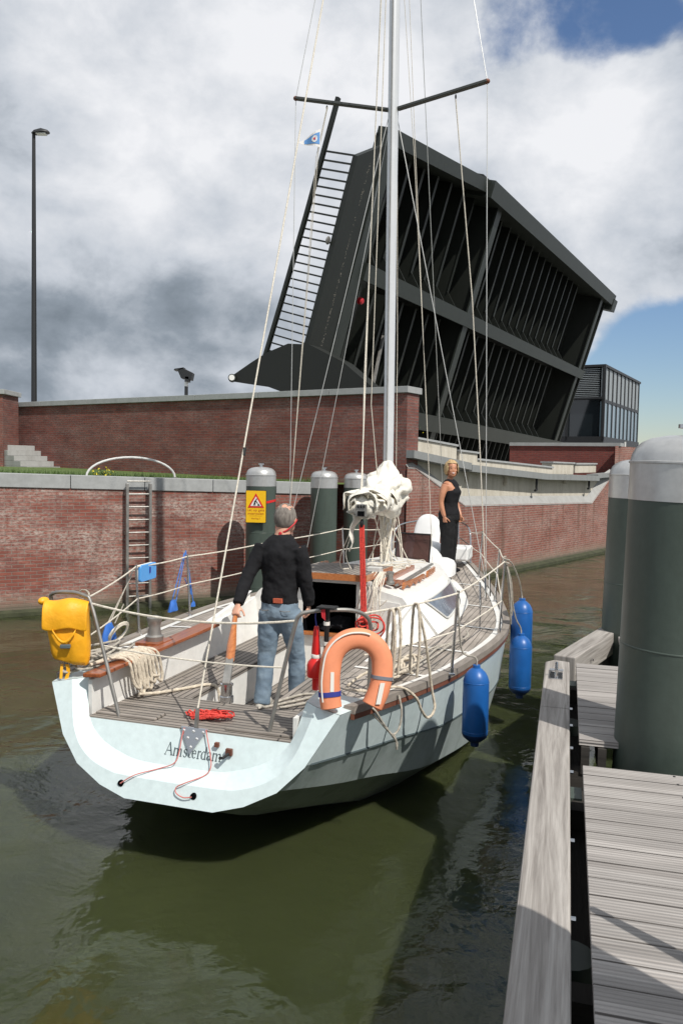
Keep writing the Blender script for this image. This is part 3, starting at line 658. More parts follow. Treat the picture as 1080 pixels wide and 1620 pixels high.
T.part('edge_cap', MB().loft([[br(v, ltop(v)-.45, DP(v)), br(v, ltop(v)-.45, .10), br(v, ltop(v), .10), br(v, ltop(v), DP(v))] for v in (.45, 2.5, 5, 8.4)]), 'bridge_edge')
T.part('edge_cap', brbox(8.2, 31.0, 10.48-.62, 10.48, -1.7, .30), 'bridge_edge')
T.part('edge_cap', brbox(30.7, 31.6, 9.55, 10.25, -1.7, .34), 'bridge_edge')
T.part('edge_lip', brbox(8.3, 31.1, 10.48, 10.66, -1.7, -.3), 'bridge_steel')
def rib(v, l0, l1, w0=-1.42, w1=-.25):
    # stiffener plate with splayed gusset at its lower end
    h = .55; w0 = DP(v)+.12; w1 = min(-.1, max(w0+.75, -.25)) if v < 5 else -.25
    return MB().prism([br(v-.03, l0, w0), br(v-.03, l0, -.06), br(v-.03, l0+h, w1-.35), br(v-.03, l1, w1-.35), br(v-.03, l1, w0)], bw_*.06)
vs_ = [1.9 + i*1.15 for i in range(7)] + [10.95 + i*1.12 for i in range(14)]
for v in vs_:
    for l0_, l1_ in ((lmid(v), ltop(v)-.5), (lbot(v)-.1, lmid(v)-.55)):
        T.part('rib', rib(v, l0_, l1_), 'bridge_steel'); we = (min(-.1, max(DP(v)+.87, -.25)) if v < 5 else -.25)-.35
        T.part('rib_flange', brbox(v-.075, v+.075, l0_+.5, l1_, we, we+.025), 'bridge_steel')
for v in [1.3+i*.8 for i in range(34)]: T.part('rib', MB().prism([br(v, -1.1, -1.4), br(v, lbot(v)-.8, -1.4), br(v, lbot(v)-.8, -.5), br(v, -.6, -.5)], bw_*.08), 'bridge_steel')
T.part('brace', MB().bar(br(3.9, 2.2, -.1), br(5.6, 5.0, -1.2), .09, .09), 'galv')
T.part('navigation_lamp', MB().lathe([(.11, 0), (.11, .12), (.07, .16)], br(1.6, 4.7, -.2), 14, bu), 'red_lens')
# railing: handrail and balusters standing off the deck edge
rl = [(2.15, -1.40), (4.0, -1.30), (6.5, -1.2), (8.37, -1.15), (9.8, -1.12)]
mb = MB()
for (a, oa), (b, ob) in zip(rl[:-1], rl[1:]): mb.bar(br(-.9, a-.01, oa), br(-.9, b+.01, ob), .10, .14, up=bw_)
ra = T.part('railing', mb, 'bridge_steel')
for i in range(26):
    l = 2.25 + i*.244; oo = -1.38+.2*min(1, (l-2.15)/6)
    T.part('baluster', MB().bar(br(-.88, l, oo), br(-.88, l, -.1), .045, .055, up=bw_), 'bridge_steel', parent=ra)
T.part('small_lamp', MB().ell(br(-.98, 5.95, -.20), (.12, .12, .03), ax=(bw_, bl_, bu)), 'galv', smooth=True)  # flat unlit disc standing for a small lamp on the girder
cant = [(1.47, -1.98), (2.05, -1.38), (2.45, -.93), (2.86, -.3), (3.0, .4), (2.8, 1.6), (2.3, 2.9), (1.2, 2.6), (1.45, .8), (1.5, -.6), (1.33, -1.83)]
T.part('cantilever_bracket', MB().prism([br(-1.5, l, o) for l, o in cant], bw_*.58), 'bridge_dark')
lamp_c = br(-1.5, 1.42, -1.93)
lo = T.part('end_lamp', MB().lathe([(.115, 0), (.115, .3)], lamp_c-Vector((0, .12, 0)), 18, (-.1, 1, 0)), 'bridge_edge', smooth=True)
T.part('lens', MB().lathe([(.085, 0), (.085, .03)], lamp_c-Vector((0, .15, 0)), 18, (-.1, 1, 0)), 'lamp_glass', parent=lo)
T.part('counterweight', MB().prism([br(.3, -2.2, -1.6), br(30, -2.2, -1.6), br(30, -.2, -1.6), br(.3, -.2, -1.6)], bu*-1.8), 'bridge_dark')
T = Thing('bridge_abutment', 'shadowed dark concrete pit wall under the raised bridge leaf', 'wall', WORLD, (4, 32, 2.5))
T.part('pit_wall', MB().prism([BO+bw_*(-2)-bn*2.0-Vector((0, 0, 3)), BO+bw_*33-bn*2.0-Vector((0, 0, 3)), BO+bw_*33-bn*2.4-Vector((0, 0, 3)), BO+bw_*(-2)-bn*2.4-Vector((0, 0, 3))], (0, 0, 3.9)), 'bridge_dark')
T.part('bearing_block', MB().prism([BO+bw_*9.6-bn*1.2-Vector((0, 0, 1.2)), BO+bw_*10.4-bn*1.2-Vector((0, 0, 1.2)), BO+bw_*10.4+bn*.2-Vector((0, 0, 1.2)), BO+bw_*9.6+bn*.2-Vector((0, 0, 1.2))], (0, 0, 1.4)), 'bridge_dark')

# ---------------------------------------------------------------- street lamp, floodlight
T = Thing('street_lamp', 'tall slim black street lamp rising above the brick wall on the left', 'street lamp', WORLD, (-11.3, 30, 4.25))
T.part('pole', MB().tube([(-11.3, 30, 4.2), (-11.28, 30, 9), (-11.26, 30, 14.45)], [.105, .085, .06], 12), 'black_paint', smooth=True)
hd = T.part('lamp_head', MB().loft([[Vector((-11.32+.62*t, 30, 14.46+.06*t)) + Vector((0, cos(a)*w_, max(-.02, sin(a))*h_)) for a in [2*pi*j/12 for j in range(12)]] for t, w_, h_ in ((0, .09, .06), (.15, .16, .13), (.55, .2, .17), (.9, .15, .09), (1, .07, .03))]), 'black_paint', smooth=True)
T.part('lens', MB().box((-10.98, 30, 14.46), (.34, .24, .03)), 'lamp_glass', parent=hd)
T = Thing('floodlight', 'black floodlight on a short white-banded post on top of the tall brick wall', 'floodlight', WORLD, (-4.4, 23, 4.3))
T.part('post', MB().tube([(-4.4, 23, 4.2), (-4.4, 23, 5.1)], .05, 10), 'black_paint', smooth=True)
T.part('band', MB().lathe([(.055, 0), (.055, .13)], (-4.4, 23, 4.93), 12), 'tarp_white')
hd = T.part('lamp_head', MB().prism([(-4.52, 22.85, 5.14), (-4.24, 22.85, 5.1), (-4.2, 22.85, 5.3), (-4.45, 22.85, 5.42), (-4.62, 22.85, 5.36)], (0, .34, 0)), 'black_paint', bevel=.01)
T.part('visor', MB().prism([(-4.45, 22.83, 5.44), (-4.62, 22.83, 5.38), (-4.72, 22.83, 5.36), (-4.7, 22.83, 5.40)], (0, .38, 0)), 'black_paint')
T.part('bracket', MB().box((-4.36, 23, 5.12), (.1, .3, .14)), 'black_paint')

# ---------------------------------------------------------------- mooring piles
def pile(x, y, r_, zband, zseam, ztop_, label, group, zb=-1.5, tilt=0):
    T_ = Thing('mooring_pile', label, 'mooring pile', WORLD, (x, y, 0), group)
    T_.part('shaft', MB().lathe([(r_, zb), (r_, zband)], (x, y, 0), 48), 'pile_green', smooth=True)
    for zz in (zband-.9, zband-1.95): T_.part('weld_seam', MB().lathe([(r_, 0), (r_+.003, .004), (r_+.003, .010), (r_, .014)], (x, y, zz), 48), 'pile_green', smooth=True)
    T_.part('algae_band', MB().lathe([(r_+.003, -.3), (r_+.006, .0), (r_+.004, .10), (r_+.001, .22)], (x, y, 0), 48), 'algae', smooth=True)
    k = ztop_-zseam
    cp = T_.part('cap', MB().lathe([(r_+.004, zband), (r_+.004, zseam-.008), (r_+.012, zseam-.004), (r_+.012, zseam+.006), (r_+.003, zseam+.01), (r_*.985, zseam+k*.28), (r_*.93, zseam+k*.5), (r_*.83, zseam+k*.7), (r_*.66, zseam+k*.86), (r_*.4, zseam+k*.96), (r_*.1, ztop_)], (x, y, 0), 48), 'pile_cap', smooth=True, angle=50)
    T_.part('knob', MB().lathe([(.03, 0), (.03, .05), (.07*r_/.33, .052), (.07*r_/.33, .075), (.02, .08)], (x, y, ztop_-.01), 16), 'chrome', parent=cp, smooth=True)
    T_.root.rotation_euler = (0, tilt, 0)
    return T_
gpn = 'green mooring piles with pale metal caps'
pile(-1.56, 15.75, .285, 2.39, 2.60, 2.76, 'green mooring pile with the yellow warning sign strapped to it', gpn)
pile(-.37, 16.9, .275, 2.34, 2.56, 2.70, 'green mooring pile between the sign pile and the furled sail', gpn)
pile(.31, 17.75, .262, 2.33, 2.53, 2.66, 'green mooring pile partly hidden behind the furled sail', gpn)
pile(2.05, 5.0, .335, 2.655, 2.885, 3.06, 'largest and nearest green mooring pile at the right edge of the picture', gpn, tilt=R(1.3))
pile(3.10, 8.55, .335, 2.54, 2.78, 2.95, 'green mooring pile half hidden behind the nearest pile on the jetty', gpn, tilt=R(1.0))
pile(1.46, 1.68, .29, 2.75, 2.95, 3.10, 'green mooring pile beside the walkway nearest the viewer', gpn)

# warning sign
sx, sy = -1.60, 15.40
T = Thing('warning_sign', 'yellow warning sign with a red triangle of a digging man strapped to a green pile', 'sign', WORLD, (sx, sy, 1.7))
ang = R(-4); SX = Vector((cos(ang), sin(ang), 0)); SY = Vector((-sin(ang), cos(ang), 0)); SZ = Vector((0, 0, 1)); sc0 = Vector((sx-.015, sy-.02, 2.01))
def sg(a, b, o=0): return sc0 + SX*a + SZ*b - SY*o
def rrect(w_, h_, r_, n=5):
    o = []
    for cx, cy, a0 in ((w_-r_, h_-r_, 0), (-w_+r_, h_-r_, 90), (-w_+r_, -h_+r_, 180), (w_-r_, -h_+r_, 270)):
        for i in range(n+1):
            a = R(a0 + 90*i/n); o.append((cx+r_*cos(a), cy+r_*sin(a)))
    return o
T.part('backing', MB().prism([sg(a, b, -.02) for a, b in rrect(.197, .31, .02)], -SY*.02), 'sign_black')
T.part('panel', MB().prism([sg(a, b, 0) for a, b in rrect(.188, .30, .015)], -SY*.006), 'sign_yellow')
T.part('triangle', MB().prism([sg(-.155, -.02, .008), sg(.155, -.02, .008), sg(0, .255, .008)], -SY*.003), 'sign_red')
tr = T.part('triangle_field', MB().prism([sg(-.102, .012, .013), sg(.102, .012, .013), sg(0, .193, .013)], -SY*.002), 'sign_white')
fig = MB()
for q in ([(.035, .02), (.085, .02), (.062, .055), (.05, .06)], [(-.045, .02), (-.03, .02), (-.012, .07), (-.02, .085), (-.03, .075)], [(-.012, .02), (.0, .02), (-.002, .075), (-.02, .085), (-.024, .075)],
          [(-.032, .07), (-.005, .075), (.02, .12), (.004, .132), (-.02, .11)], [(.0, .12), (.012, .112), (.042, .07), (.034, .066)], [(-.005, .10), (.045, .045), (.05, .05), (.0, .108)]):
    fig.prism([sg(a-.005, b, .016) for a, b in q], -SY*.001)
hdp = [(.018+.014*cos(2*pi*i/10), .142+.014*sin(2*pi*i/10)) for i in range(10)]
fig.prism([sg(a-.005, b, .016) for a, b in hdp], -SY*.001)
T.part('pictogram', fig, 'sign_black')
def text_mb(txt, size, cx, base_y, place):
    cu = bpy.data.curves.new('t', 'FONT'); cu.body = txt; cu.size = size; cu.align_x = 'CENTER'; cu.space_character = 1.1; cu.extrude = 0.001; cu.offset = size*0.012
    o = bpy.data.objects.new('t', cu); C.objects.link(o); dg = bpy.context.evaluated_depsgraph_get(); me = bpy.data.meshes.new_from_object(o.evaluated_get(dg))
    m_ = MB().add([place(v.co.x+cx, v.co.y+base_y, v.co.z) for v in me.vertices], [tuple(p.vertices) for p in me.polygons])
    bpy.data.objects.remove(o); return m_
for txt, sz, yy in (('Let op gele', .066, -.085), ('meerpalen', .066, -.150), ('storing 2', .042, -.235)):
    T.part('lettering', text_mb(txt, sz, 0, yy, lambda a, b, c_: sg(a, b, .0075+c_)), 'sign_text')
T.part('rule', MB().prism([sg(-.12, -.178, .007), sg(.12, -.178, .007), sg(.12, -.174, .007), sg(-.12, -.174, .007)], -SY*.001), 'sign_text')
st = MB(); pts = []
for i in range(41):
    a = 2*pi*i/40; pts.append((cos(a), sin(a)))
st.loft([[Vector((-1.56+a*.292, 15.75+b*.292, 2.06+.06*a-.022)), Vector((-1.56+a*.292, 15.75+b*.292, 2.06+.06*a+.022)), Vector((-1.56+a*.287, 15.75+b*.287, 2.06+.06*a+.022)), Vector((-1.56+a*.287, 15.75+b*.287, 2.06+.06*a-.022))] for a, b in pts[:-1]] + [[Vector((-1.56+.292, 15.75, 2.12-.022)), Vector((-1.56+.292, 15.75, 2.12+.022)), Vector((-1.56+.287, 15.75, 2.12+.022)), Vector((-1.56+.287, 15.75, 2.12-.022))]], cap=False)
T.part('strap', st, 'plastic_red')

# ---------------------------------------------------------------- jetty on the right
T = Thing('jetty', 'weathered grey timber jetty deck with dark frame in the lower right corner', 'jetty', DOCK, (3, .8, 1))
BDK = dict(uvx=(0, -1, 0))
def boards(a0, a1, c0, c1, z, n):
    m_ = MB(); p = (a1-a0)/n
    for i in range(n):
        dz = random.uniform(-.0015, .0015); m_.box((a0+(i+.5)*p, (c0+c1)/2, z-.02+dz), (p-.009, c1-c0, .04))
    return m_
T.part('deck_boards', boards(-.65, 4.79, .134, 2.6, 1.15, 37), 'timber_deck', bevel=.003, **BDK)
T.part('deck_boards', boards(5.25, 7.31, .12, 1.5, 1.15, 14), 'timber_deck', bevel=.003, **BDK)
T.part('deck_boards', boards(7.75, 11.6, .55, 1.6, 1.12, 26), 'timber_deck', bevel=.003, **BDK)
for c in (.16, .9, 1.7, 2.5): T.part('stringer', MB().box((2.1, c+.03, 1.02), (5.5, .07, .17)), 'timber_dark')
for c in (.16, .26): T.part('stringer', MB().box((6.28, c, 1.02), (2.1, .05, .17)), 'timber_dark')
for a in (-.3, 1.4, 3.0, 4.7, 5.3, 7.25): T.part('cross_member', MB().box((a, .90, .88), (.12, 1.9, .12)), 'timber_dark')
T.part('gap_shade_board', MB().box((3.2, .115, .80), (8.4, .10, .05)), 'timber_dark')  # dark board added so the gap beside the beam reads black
T.part('joist', MB().box((9.6, .62, 1.0), (3.8, .08, .16)), 'timber_dark')
sc_ = MB()
for i in range(14): sc_.lathe([(.007, 0), (.008, .002)], (4.76-i*.148+ (.03 if i % 2 else 0) , .62+i*.006, 1.1505), 8)
T.part('screw_heads', sc_, 'dark_metal')
T = Thing('fender_beam', 'long weathered timber beam along the outer edge of the jetty', 'beam', DOCK, (3, 0, 1))
T.part('timber', MB().box((2.45, -.037, 1.03), (6.9, .203, .24)), 'timber_beam', bevel=.012, uvx=(1, 0, 0))
T.part('timber', MB().prism([(5.905, -.138, .91), (7.28, -.138, .91), (7.38, -.07, .91), (7.34, .0645, .91), (5.905, .0645, .91)], (0, 0, .24)), 'timber_beam', bevel=.010, uvx=(1, 0, 0))
T.part('waler', MB().box((3.2, -.01, .72), (8.2, .13, .36)), 'timber_dark')
T.part('waler', MB().box((3.2, -.01, .25), (8.2, .11, .28)), 'timber_dark')
for a in (.2, 3.3, 6.4): T.part('support_pile', MB().tube([(a, .06, -1.5), (a, .06, .9)], .11, 16), 'pile_green', smooth=True)
for a in (2.55, 3.25, 3.95, 4.86, 5.28, 5.75, 6.15): T.part('bolt', MB().lathe([(.011, 0), (.011, .02), (.004, .022)], (a, .066, 1.075), 8, (0, 1, 0)), 'chrome')
for a in (4.55, 6.9): T.part('bracket', MB().box((a, .098, 1.07), (.16, .06, .012)).box((a, .070, 1.0), (.16, .008, .14)), 'pile_green')
cb = (6.80, -.055, 1.152)
T = Thing('mooring_cleat', 'small shiny steel mooring cleat on the far end of the timber beam', 'cleat', DOCK, cb)
T.part('base_plate', MB().box((6.80, -.04, 1.154), (.22, .10, .008)), 'chrome', bevel=.002)
for a in (6.73, 6.87): T.part('post', MB().tube([(a, -.04, 1.155), (a, -.04, 1.235)], .014, 10), 'chrome', smooth=True)
T.part('cross_bar', MB().tube([(6.66, -.04, 1.225), (6.94, -.04, 1.225)], .012, 10), 'chrome', smooth=True)
T.part('cross_bar', MB().tube([(6.80, -.095, 1.20), (6.80, .015, 1.20)], .010, 10), 'chrome', smooth=True)
T = Thing('fender_beam', 'short angled timber beam leading away behind the piles', 'beam', WORLD, (2.5, 8, 1))
h2 = H(32.5); s2 = Vector((h2.y, -h2.x, 0)); b0 = Vector((2.03, 7.30, 0))
T.part('timber', MB().prism([b0+s2*(-.09)+Vector((0, 0, .92)), b0+h2*5-s2*.09+Vector((0, 0, .92)), b0+h2*5+s2*.11+Vector((0, 0, .92)), b0+s2*.11+Vector((0, 0, .92))], (0, 0, .225)), 'timber_beam', bevel=.01, uvx=tuple(h2))
T.part('waler', MB().prism([b0+s2*(-.05)+Vector((0, 0, .5)), b0+h2*5-s2*.05+Vector((0, 0, .5)), b0+h2*5+s2*.07+Vector((0, 0, .5)), b0+s2*.07+Vector((0, 0, .5))], (0, 0, .40)), 'timber_dark')
T.part('bolt', MB().lathe([(.012, 0), (.012, .02)], b0+h2*.5+s2*.115+Vector((0, 0, 1.03)), 8, s2), 'chrome')
T = Thing('jetty_railing', 'tubular steel railing standing on the jetty beside the walkway', 'railing', WORLD, (1.5, 2.4, 1.15))
rd = H(145)
for p_, z in (((1.50, 2.42), 2.15), ((1.50, 2.42), 1.72)):
    T.part('rail', MB().tube([Vector((*p_, z)), Vector((*p_, z)) + rd*1.5], .021, 10), 'galv', smooth=True)
for t_ in (0.0, .7, 1.45): T.part('post', MB().tube([Vector((1.50, 2.42, 1.15))+rd*t_, Vector((1.50, 2.42, 2.15))+rd*t_], .02, 10), 'galv', smooth=True)

# ================================================================ sailing yacht (x forward, s to starboard, z up)
def pchip(xs, ys, x):
    n = len(xs)
    if x <= xs[0]: return ys[0]
    if x >= xs[-1]: return ys[-1]
    d = [(ys[i+1]-ys[i])/(xs[i+1]-xs[i]) for i in range(n-1)]
    m = [d[0]] + [0 if d[i-1]*d[i] <= 0 else 2*d[i-1]*d[i]/(d[i-1]+d[i]) for i in range(1, n-1)] + [d[-1]]
    i = max(k for k in range(n-1) if xs[k] <= x); h = xs[i+1]-xs[i]; t = (x-xs[i])/h
    return (2*t**3-3*t*t+1)*ys[i] + (t**3-2*t*t+t)*h*m[i] + (-2*t**3+3*t*t)*ys[i+1] + (t**3-t*t)*h*m[i+1]
SX_ = [0, .9, 1.86, 3.7, 5.6, 7.4, 8.6, 9.3, 9.8]
sheer_y = [1.14, 1.42, 1.63, 1.80, 1.52, 1.02, .62, .32, .02]; sheer_z = [1.17, 1.13, 1.09, 1.05, 1.07, 1.15, 1.22, 1.26, 1.30]
c1_y = [.94, 1.30, 1.55, 1.73, 1.43, .90, .50, .22, .015]; c1_z = [.84, .74, .62, .52, .55, .65, .80, .95, 1.10]
c2_y = [.77, 1.12, 1.40, 1.60, 1.28, .72, .30, .10, .01]; c2_z = [.67, .42, .22, .04, .02, .07, .30, .60, .90]
c3_y = [.55, .78, .95, 1.05, .85, .42, .15, .05, .008]; c3_z = [.56, .16, -.12, -.32, -.35, -.25, .05, .40, .80]
c4_y = [.33, .32, .32, .32, .28, .15, .06, .02, .005]; c4_z = [.50, .02, -.30, -.52, -.55, -.42, -.10, .30, .75]
def S(x): return pchip(SX_, sheer_y, x)
def SZh(x): return pchip(SX_, sheer_z, x)
def rake(z): return -.4*(1.17-z)
def hp(x, ys, zs, side, off=0):
    y = pchip(SX_, ys, x); z = pchip(SX_, zs, x); k = max(0, 1-x/.9)
    return (x + rake(z)*k, side*(y+off), z)
hx = [9.8*i/48 for i in range(49)]
Y = Thing('sailing_yacht', 'white and pale blue sailing yacht with a tall mast, its stern towards the viewer', 'sailing boat', BOAT, (3, 0, 0))
def strip(ya, za, yb, zb, side):
    return MB().loft([[hp(x, ya, za, side), hp(x, yb, zb, side)] for x in hx], closed=False, cap=False)
for sd_ in (1, -1):
    Y.part('topsides', strip(sheer_y, sheer_z, c1_y, c1_z, sd_), 'hull_blue', smooth=True)
    Y.part('hull_strake', strip(c1_y, c1_z, c2_y, c2_z, sd_), 'hull_grey', smooth=True)
    b_ = strip(c2_y, c2_z, c3_y, c3_z, sd_)
    for (a, b, c_, d) in ((c3_y, c3_z, c4_y, c4_z), (c4_y, c4_z, [0]*9, c4_z)):
        q = strip(a, b, c_, d, sd_); b_.add(q.v, q.f)
    Y.part('hull_bottom', b_, 'hull_bottom', smooth=True)
    # toe rail, rub strip, chine seam
    tr_ = []; rs_ = []; cs_ = []
    for x in [.12+ (9.74-.12)*i/60 for i in range(61)]:
        y, z = S(x), SZh(x); y = max(y, .03)
        tr_.append([(x, sd_*(y-.055), z-.02), (x, sd_*(y+.022), z-.02), (x, sd_*(y+.022), z+.035), (x, sd_*(y-.055), z+.035)])
        rs_.append([(x, sd_*(y-.005), z-.06), (x, sd_*(y+.016), z-.06), (x, sd_*(y+.016), z-.0205), (x, sd_*(y-.005), z-.0205)])
    for x in [.05+9.6*i/60 for i in range(61)]:
        p = Vector(hp(x, c1_y, c1_z, sd_)); cs_.append([p+Vector((0, sd_*-.003, .008)), p+Vector((0, sd_*.006, .006)), p+Vector((0, sd_*.006, -.006)), p+Vector((0, sd_*-.003, -.008))])
    Y.part('toe_rail', MB().loft(tr_), 'toerail', smooth=True, angle=30)
    Y.part('rub_strip', MB().loft(rs_), 'rubstrip', smooth=True, angle=30)
    Y.part('chine_seam', MB().loft(cs_), 'letter_dark')
# reverse transom: flat rim, crease and recessed panel
outer = [(1.14, 1.17), (.945, .835), (.775, .665), (.555, .555), (.34, .495)]
inner = [(.97, 1.205), (.865, .90), (.73, .74), (.52, .655), (.30, .635)]
pan = [(.87, 1.21), (.80, .955), (.66, .82), (.45, .74), (.25, .71)]
def ring_(pts, o): return [(rake(z)+o, y, z) for y, z in pts] + [(rake(z)+o, -y, z) for y, z in pts[::-1]]
def den(r_, sm):
    r_ = [Vector(p) for p in r_]
    return smoothpath(r_, 6) if sm else [r_[i].lerp(r_[i+1], j/6) for i in range(len(r_)-1) for j in range(6)] + [r_[-1]]
ro, ri, rp = den(ring_(outer, -.015), 0), den(ring_(inner, -.02), 1), den(ring_(pan, .055), 1)
mb = MB().loft([ro, ri, rp], closed=False, cap=False)
rb_ = den(ring_(outer, .03), 0); mb.loft([ro, rb_], closed=False, cap=False)
tp = Y.part('transom_rim', mb, 'hull_transom', smooth=True, angle=12)
rq = rp[6:-6]
Y.part('transom_panel', MB().add(rq + [(-.03, -.80, .955), (-.03, .80, .955)][:0], [tuple(range(len(rq)))]), 'hull_transom')
for sd_ in (1, -1):      # top of the stern quarters
    Y.part('quarter_top', MB().add([(rake(1.17)-.012, sd_*1.14, 1.172), (rake(1.205)-.018, sd_*.97, 1.207), (.055+rake(1.21), sd_*.87, 1.212), (.42, sd_*.83, 1.195), (.42, sd_*1.265, 1.158)], [(0, 1, 2, 3, 4)]), 'hull_transom')
    Y.part('quarter_side', MB().add([(.07, sd_*.80, .94), (.06, sd_*.87, 1.211), (.62, sd_*.83, 1.20), (.62, sd_*.785, .94)], [(0, 1, 2, 3)]), 'white_paint')

# decks
def zin(x): return SZh(x) + .03
TK = [(3.1, 1.06, 1.13), (4.0, 1.12, 1.11), (5.0, 1.08, 1.11), (5.8, .93, 1.13), (6.5, .72, 1.15), (7.0, .48, 1.17), (7.25, .02, 1.19)]
def tky(x): return pchip([a for a, b, c_ in TK], [b for a, b, c_ in TK], x)
def yin(x): return .82 if x < 1.9 else (.82+(1.06-.82)*(x-1.9)/1.2 if x < 3.1 else (tky(x) if x < 7.2 else 0.0))
dx_ = [.40+ (9.72-.40)*i/70 for i in range(71)]
for sd_ in (1, -1):
    Y.part('side_deck', MB().loft([[(x, sd_*max(S(x)-.05, yin(x)+.005), SZh(x)+.005), (x, sd_*yin(x), zin(x))] for x in dx_], closed=False, cap=False), 'teak_side', uvx=(1, 0, 0))
    def edge_strip(x0, x1, fn, wd, lift=.006):
        xs = [x0+(x1-x0)*i/30 for i in range(31)]
        return MB().loft([[(x, sd_*fn(x), SZh(x)+lift+.005+.03*(S(x)-fn(x))/max(S(x)-yin(x), .1)), (x, sd_*(fn(x)-wd), SZh(x)+lift+.005+.03*(S(x)-fn(x)+wd)/max(S(x)-yin(x), .1))] for x in xs], closed=False, cap=False)
    Y.part('deck_margin', edge_strip(.42, 9.3, lambda x: S(x)-.06, .07), 'white_paint')
    Y.part('deck_margin', edge_strip(3.1, 7.1, lambda x: yin(x)+.10, .098), 'white_paint')
    for x in (1.35, 2.5, 3.8, 5.1, 6.6): Y.part('deck_margin', MB().add([(x, sd_*(S(x)-.06), SZh(x)+.013), (x+.05, sd_*(S(x)-.06), SZh(x)+.013), (x+.05, sd_*yin(x), zin(x)+.008), (x, sd_*yin(x), zin(x)+.008)], [(0, 1, 2, 3)]), 'white_paint')
# aft deck, benches, cockpit well
Y.part('aft_deck', MB().box((.295, 0, .935), (.66, 1.60, .04)), 'teak_deck', uvx=(0, 1, 0))
for s0, s1 in ((-.78, -.28), (.28, .78)): Y.part('deck_lip', MB().box((.10, (s0+s1)/2, .965), (.16, s1-s0, .02)), 'teak_deck', uvx=(0, 1, 0), bevel=.006)
for sd_ in (1, -1):
    Y.part('bench', MB().box((1.865, sd_*.565, .93), (2.47, .47, .04)), 'teak_deck', uvx=(1, 0, 0), bevel=.004)
    Y.part('bench_front', MB().add([(.63, sd_*.335, .55), (3.09, sd_*.335, .55), (3.09, sd_*.335, .909), (.63, sd_*.335, .909)], [(0, 1, 2, 3)]), 'white_paint')
    zc_ = 1.235 if sd_ < 0 else 1.13
    Y.part('coaming', MB().prism([(.0, sd_*.80, .95), (1.9, sd_*.80, .95), (3.1, sd_*.80, .95), (3.1, sd_*.86, 1.36), (1.9, sd_*.82, zc_), (.5, sd_*.80, zc_-.02), (.0, sd_*.80, zc_-.02)], (0, sd_*.03, 0)), 'white_paint')
    if sd_ < 0: Y.part('coaming_cap', MB().prism([(-.03, sd_*.71, 1.245), (1.95, sd_*.72, 1.262), (1.95, sd_*.90, 1.262), (-.03, sd_*.86, 1.235)], (0, 0, .03)), 'varnish', bevel=.006)
    Y.part('coaming_wing', MB().prism([(1.9, sd_*.82, 1.0), (3.1, sd_*.80, .93), (3.1, sd_*1.16, 1.10), (3.1, sd_*.90, 1.43), (2.6, sd_*.86, 1.37), (1.9, sd_*.88, 1.262)], (0, sd_*.035, 0)), 'white_paint')
Y.part('well_end', MB().add([(.628, -.335, .55), (.628, .335, .55), (.628, .335, .955), (.628, -.335, .955)], [(0, 1, 2, 3)]), 'white_paint')
Y.part('cockpit_sole', MB().box((1.86, 0, .59), (2.46, .67, .03)), 'teak_deck', uvx=(1, 0, 0))
Y.part('locker_latch', MB().box((.95, -.33, .74), (.015, .012, .09)).box((.97, -.33, .70), (.03, .012, .012)), 'white_paint')

# deckhouse
def sec(x):
    yb = tky(x); t = (x-3.1)/4.15
    ze = 1.46 - .02*t - .22*max(0, (x-6.3)/.95)**2; zc = 1.60 - .08*t - .26*max(0, (x-6.3)/.95)**2
    ye = max(yb-.24+.05*t, .012)
    return yb, zin(x)-.01, ye, ze, zc
xs = [3.1 + 4.12*i/30 for i in range(31)]
rings = []
for x in xs:
    yb, zb, ye, ze, zc = sec(x); ze = max(ze, zb+.01); zc = max(zc, ze+.004)
    rings.append([(x, -yb, zb), (x, -ye-.01, ze-.03), (x, -ye+.02, ze), (x, -ye*.5, ze+(zc-ze)*.72), (x, 0, zc), (x, ye*.5, ze+(zc-ze)*.72), (x, ye-.02, ze), (x, ye+.01, ze-.03), (x, yb, zb)])
Y.part('deckhouse', MB().loft(rings, closed=False, cap=False), 'white_paint', smooth=True, angle=22)
yb, zb, ye, ze, zc = sec(3.1); X0 = 3.1
bk = MB(); ow = .30
for sd_ in (1, -1):
    bk.add([(X0, sd_*ow, .55), (X0, sd_*.80, .55), (X0, sd_*yb, zb), (X0, sd_*(ye+.01), ze-.03), (X0, sd_*(ye-.02), ze), (X0, sd_*ye*.5, ze+(zc-ze)*.72), (X0, sd_*ow, ze+(zc-ze)*.86)], [tuple(range(7))])
bk.add([(X0, -ow, .55), (X0, ow, .55), (X0, ow, 1.03), (X0, -ow, 1.03)], [(0, 1, 2, 3)])
Y.part('bulkhead', bk, 'white_paint')
Y.part('recess', MB().prism([(3.085, .42, 1.0), (3.085, .86, 1.05), (3.085, .78, 1.40), (3.085, .42, 1.44)], (.012, 0, 0)), 'white_paint')
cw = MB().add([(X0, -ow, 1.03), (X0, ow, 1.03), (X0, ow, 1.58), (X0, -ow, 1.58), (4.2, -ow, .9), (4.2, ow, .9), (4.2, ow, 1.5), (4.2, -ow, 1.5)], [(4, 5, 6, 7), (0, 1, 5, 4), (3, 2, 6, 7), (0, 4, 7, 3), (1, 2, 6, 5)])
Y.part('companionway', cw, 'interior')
Y.part('companionway_sill', MB().box((3.07, 0, 1.02), (.06, .74, .035)), 'varnish_light', bevel=.004)
Y.part('hatch_rail', MB().box((3.07, 0, 1.60), (.05, .95, .035)), 'grey_white', bevel=.004)
Y.part('sliding_hatch', MB().prism([(3.0, -.52, 1.625), (3.0, .42, 1.625), (4.15, .40, 1.60), (4.15, -.50, 1.60)], (0, 0, .055)), 'teak_deck', bevel=.004)
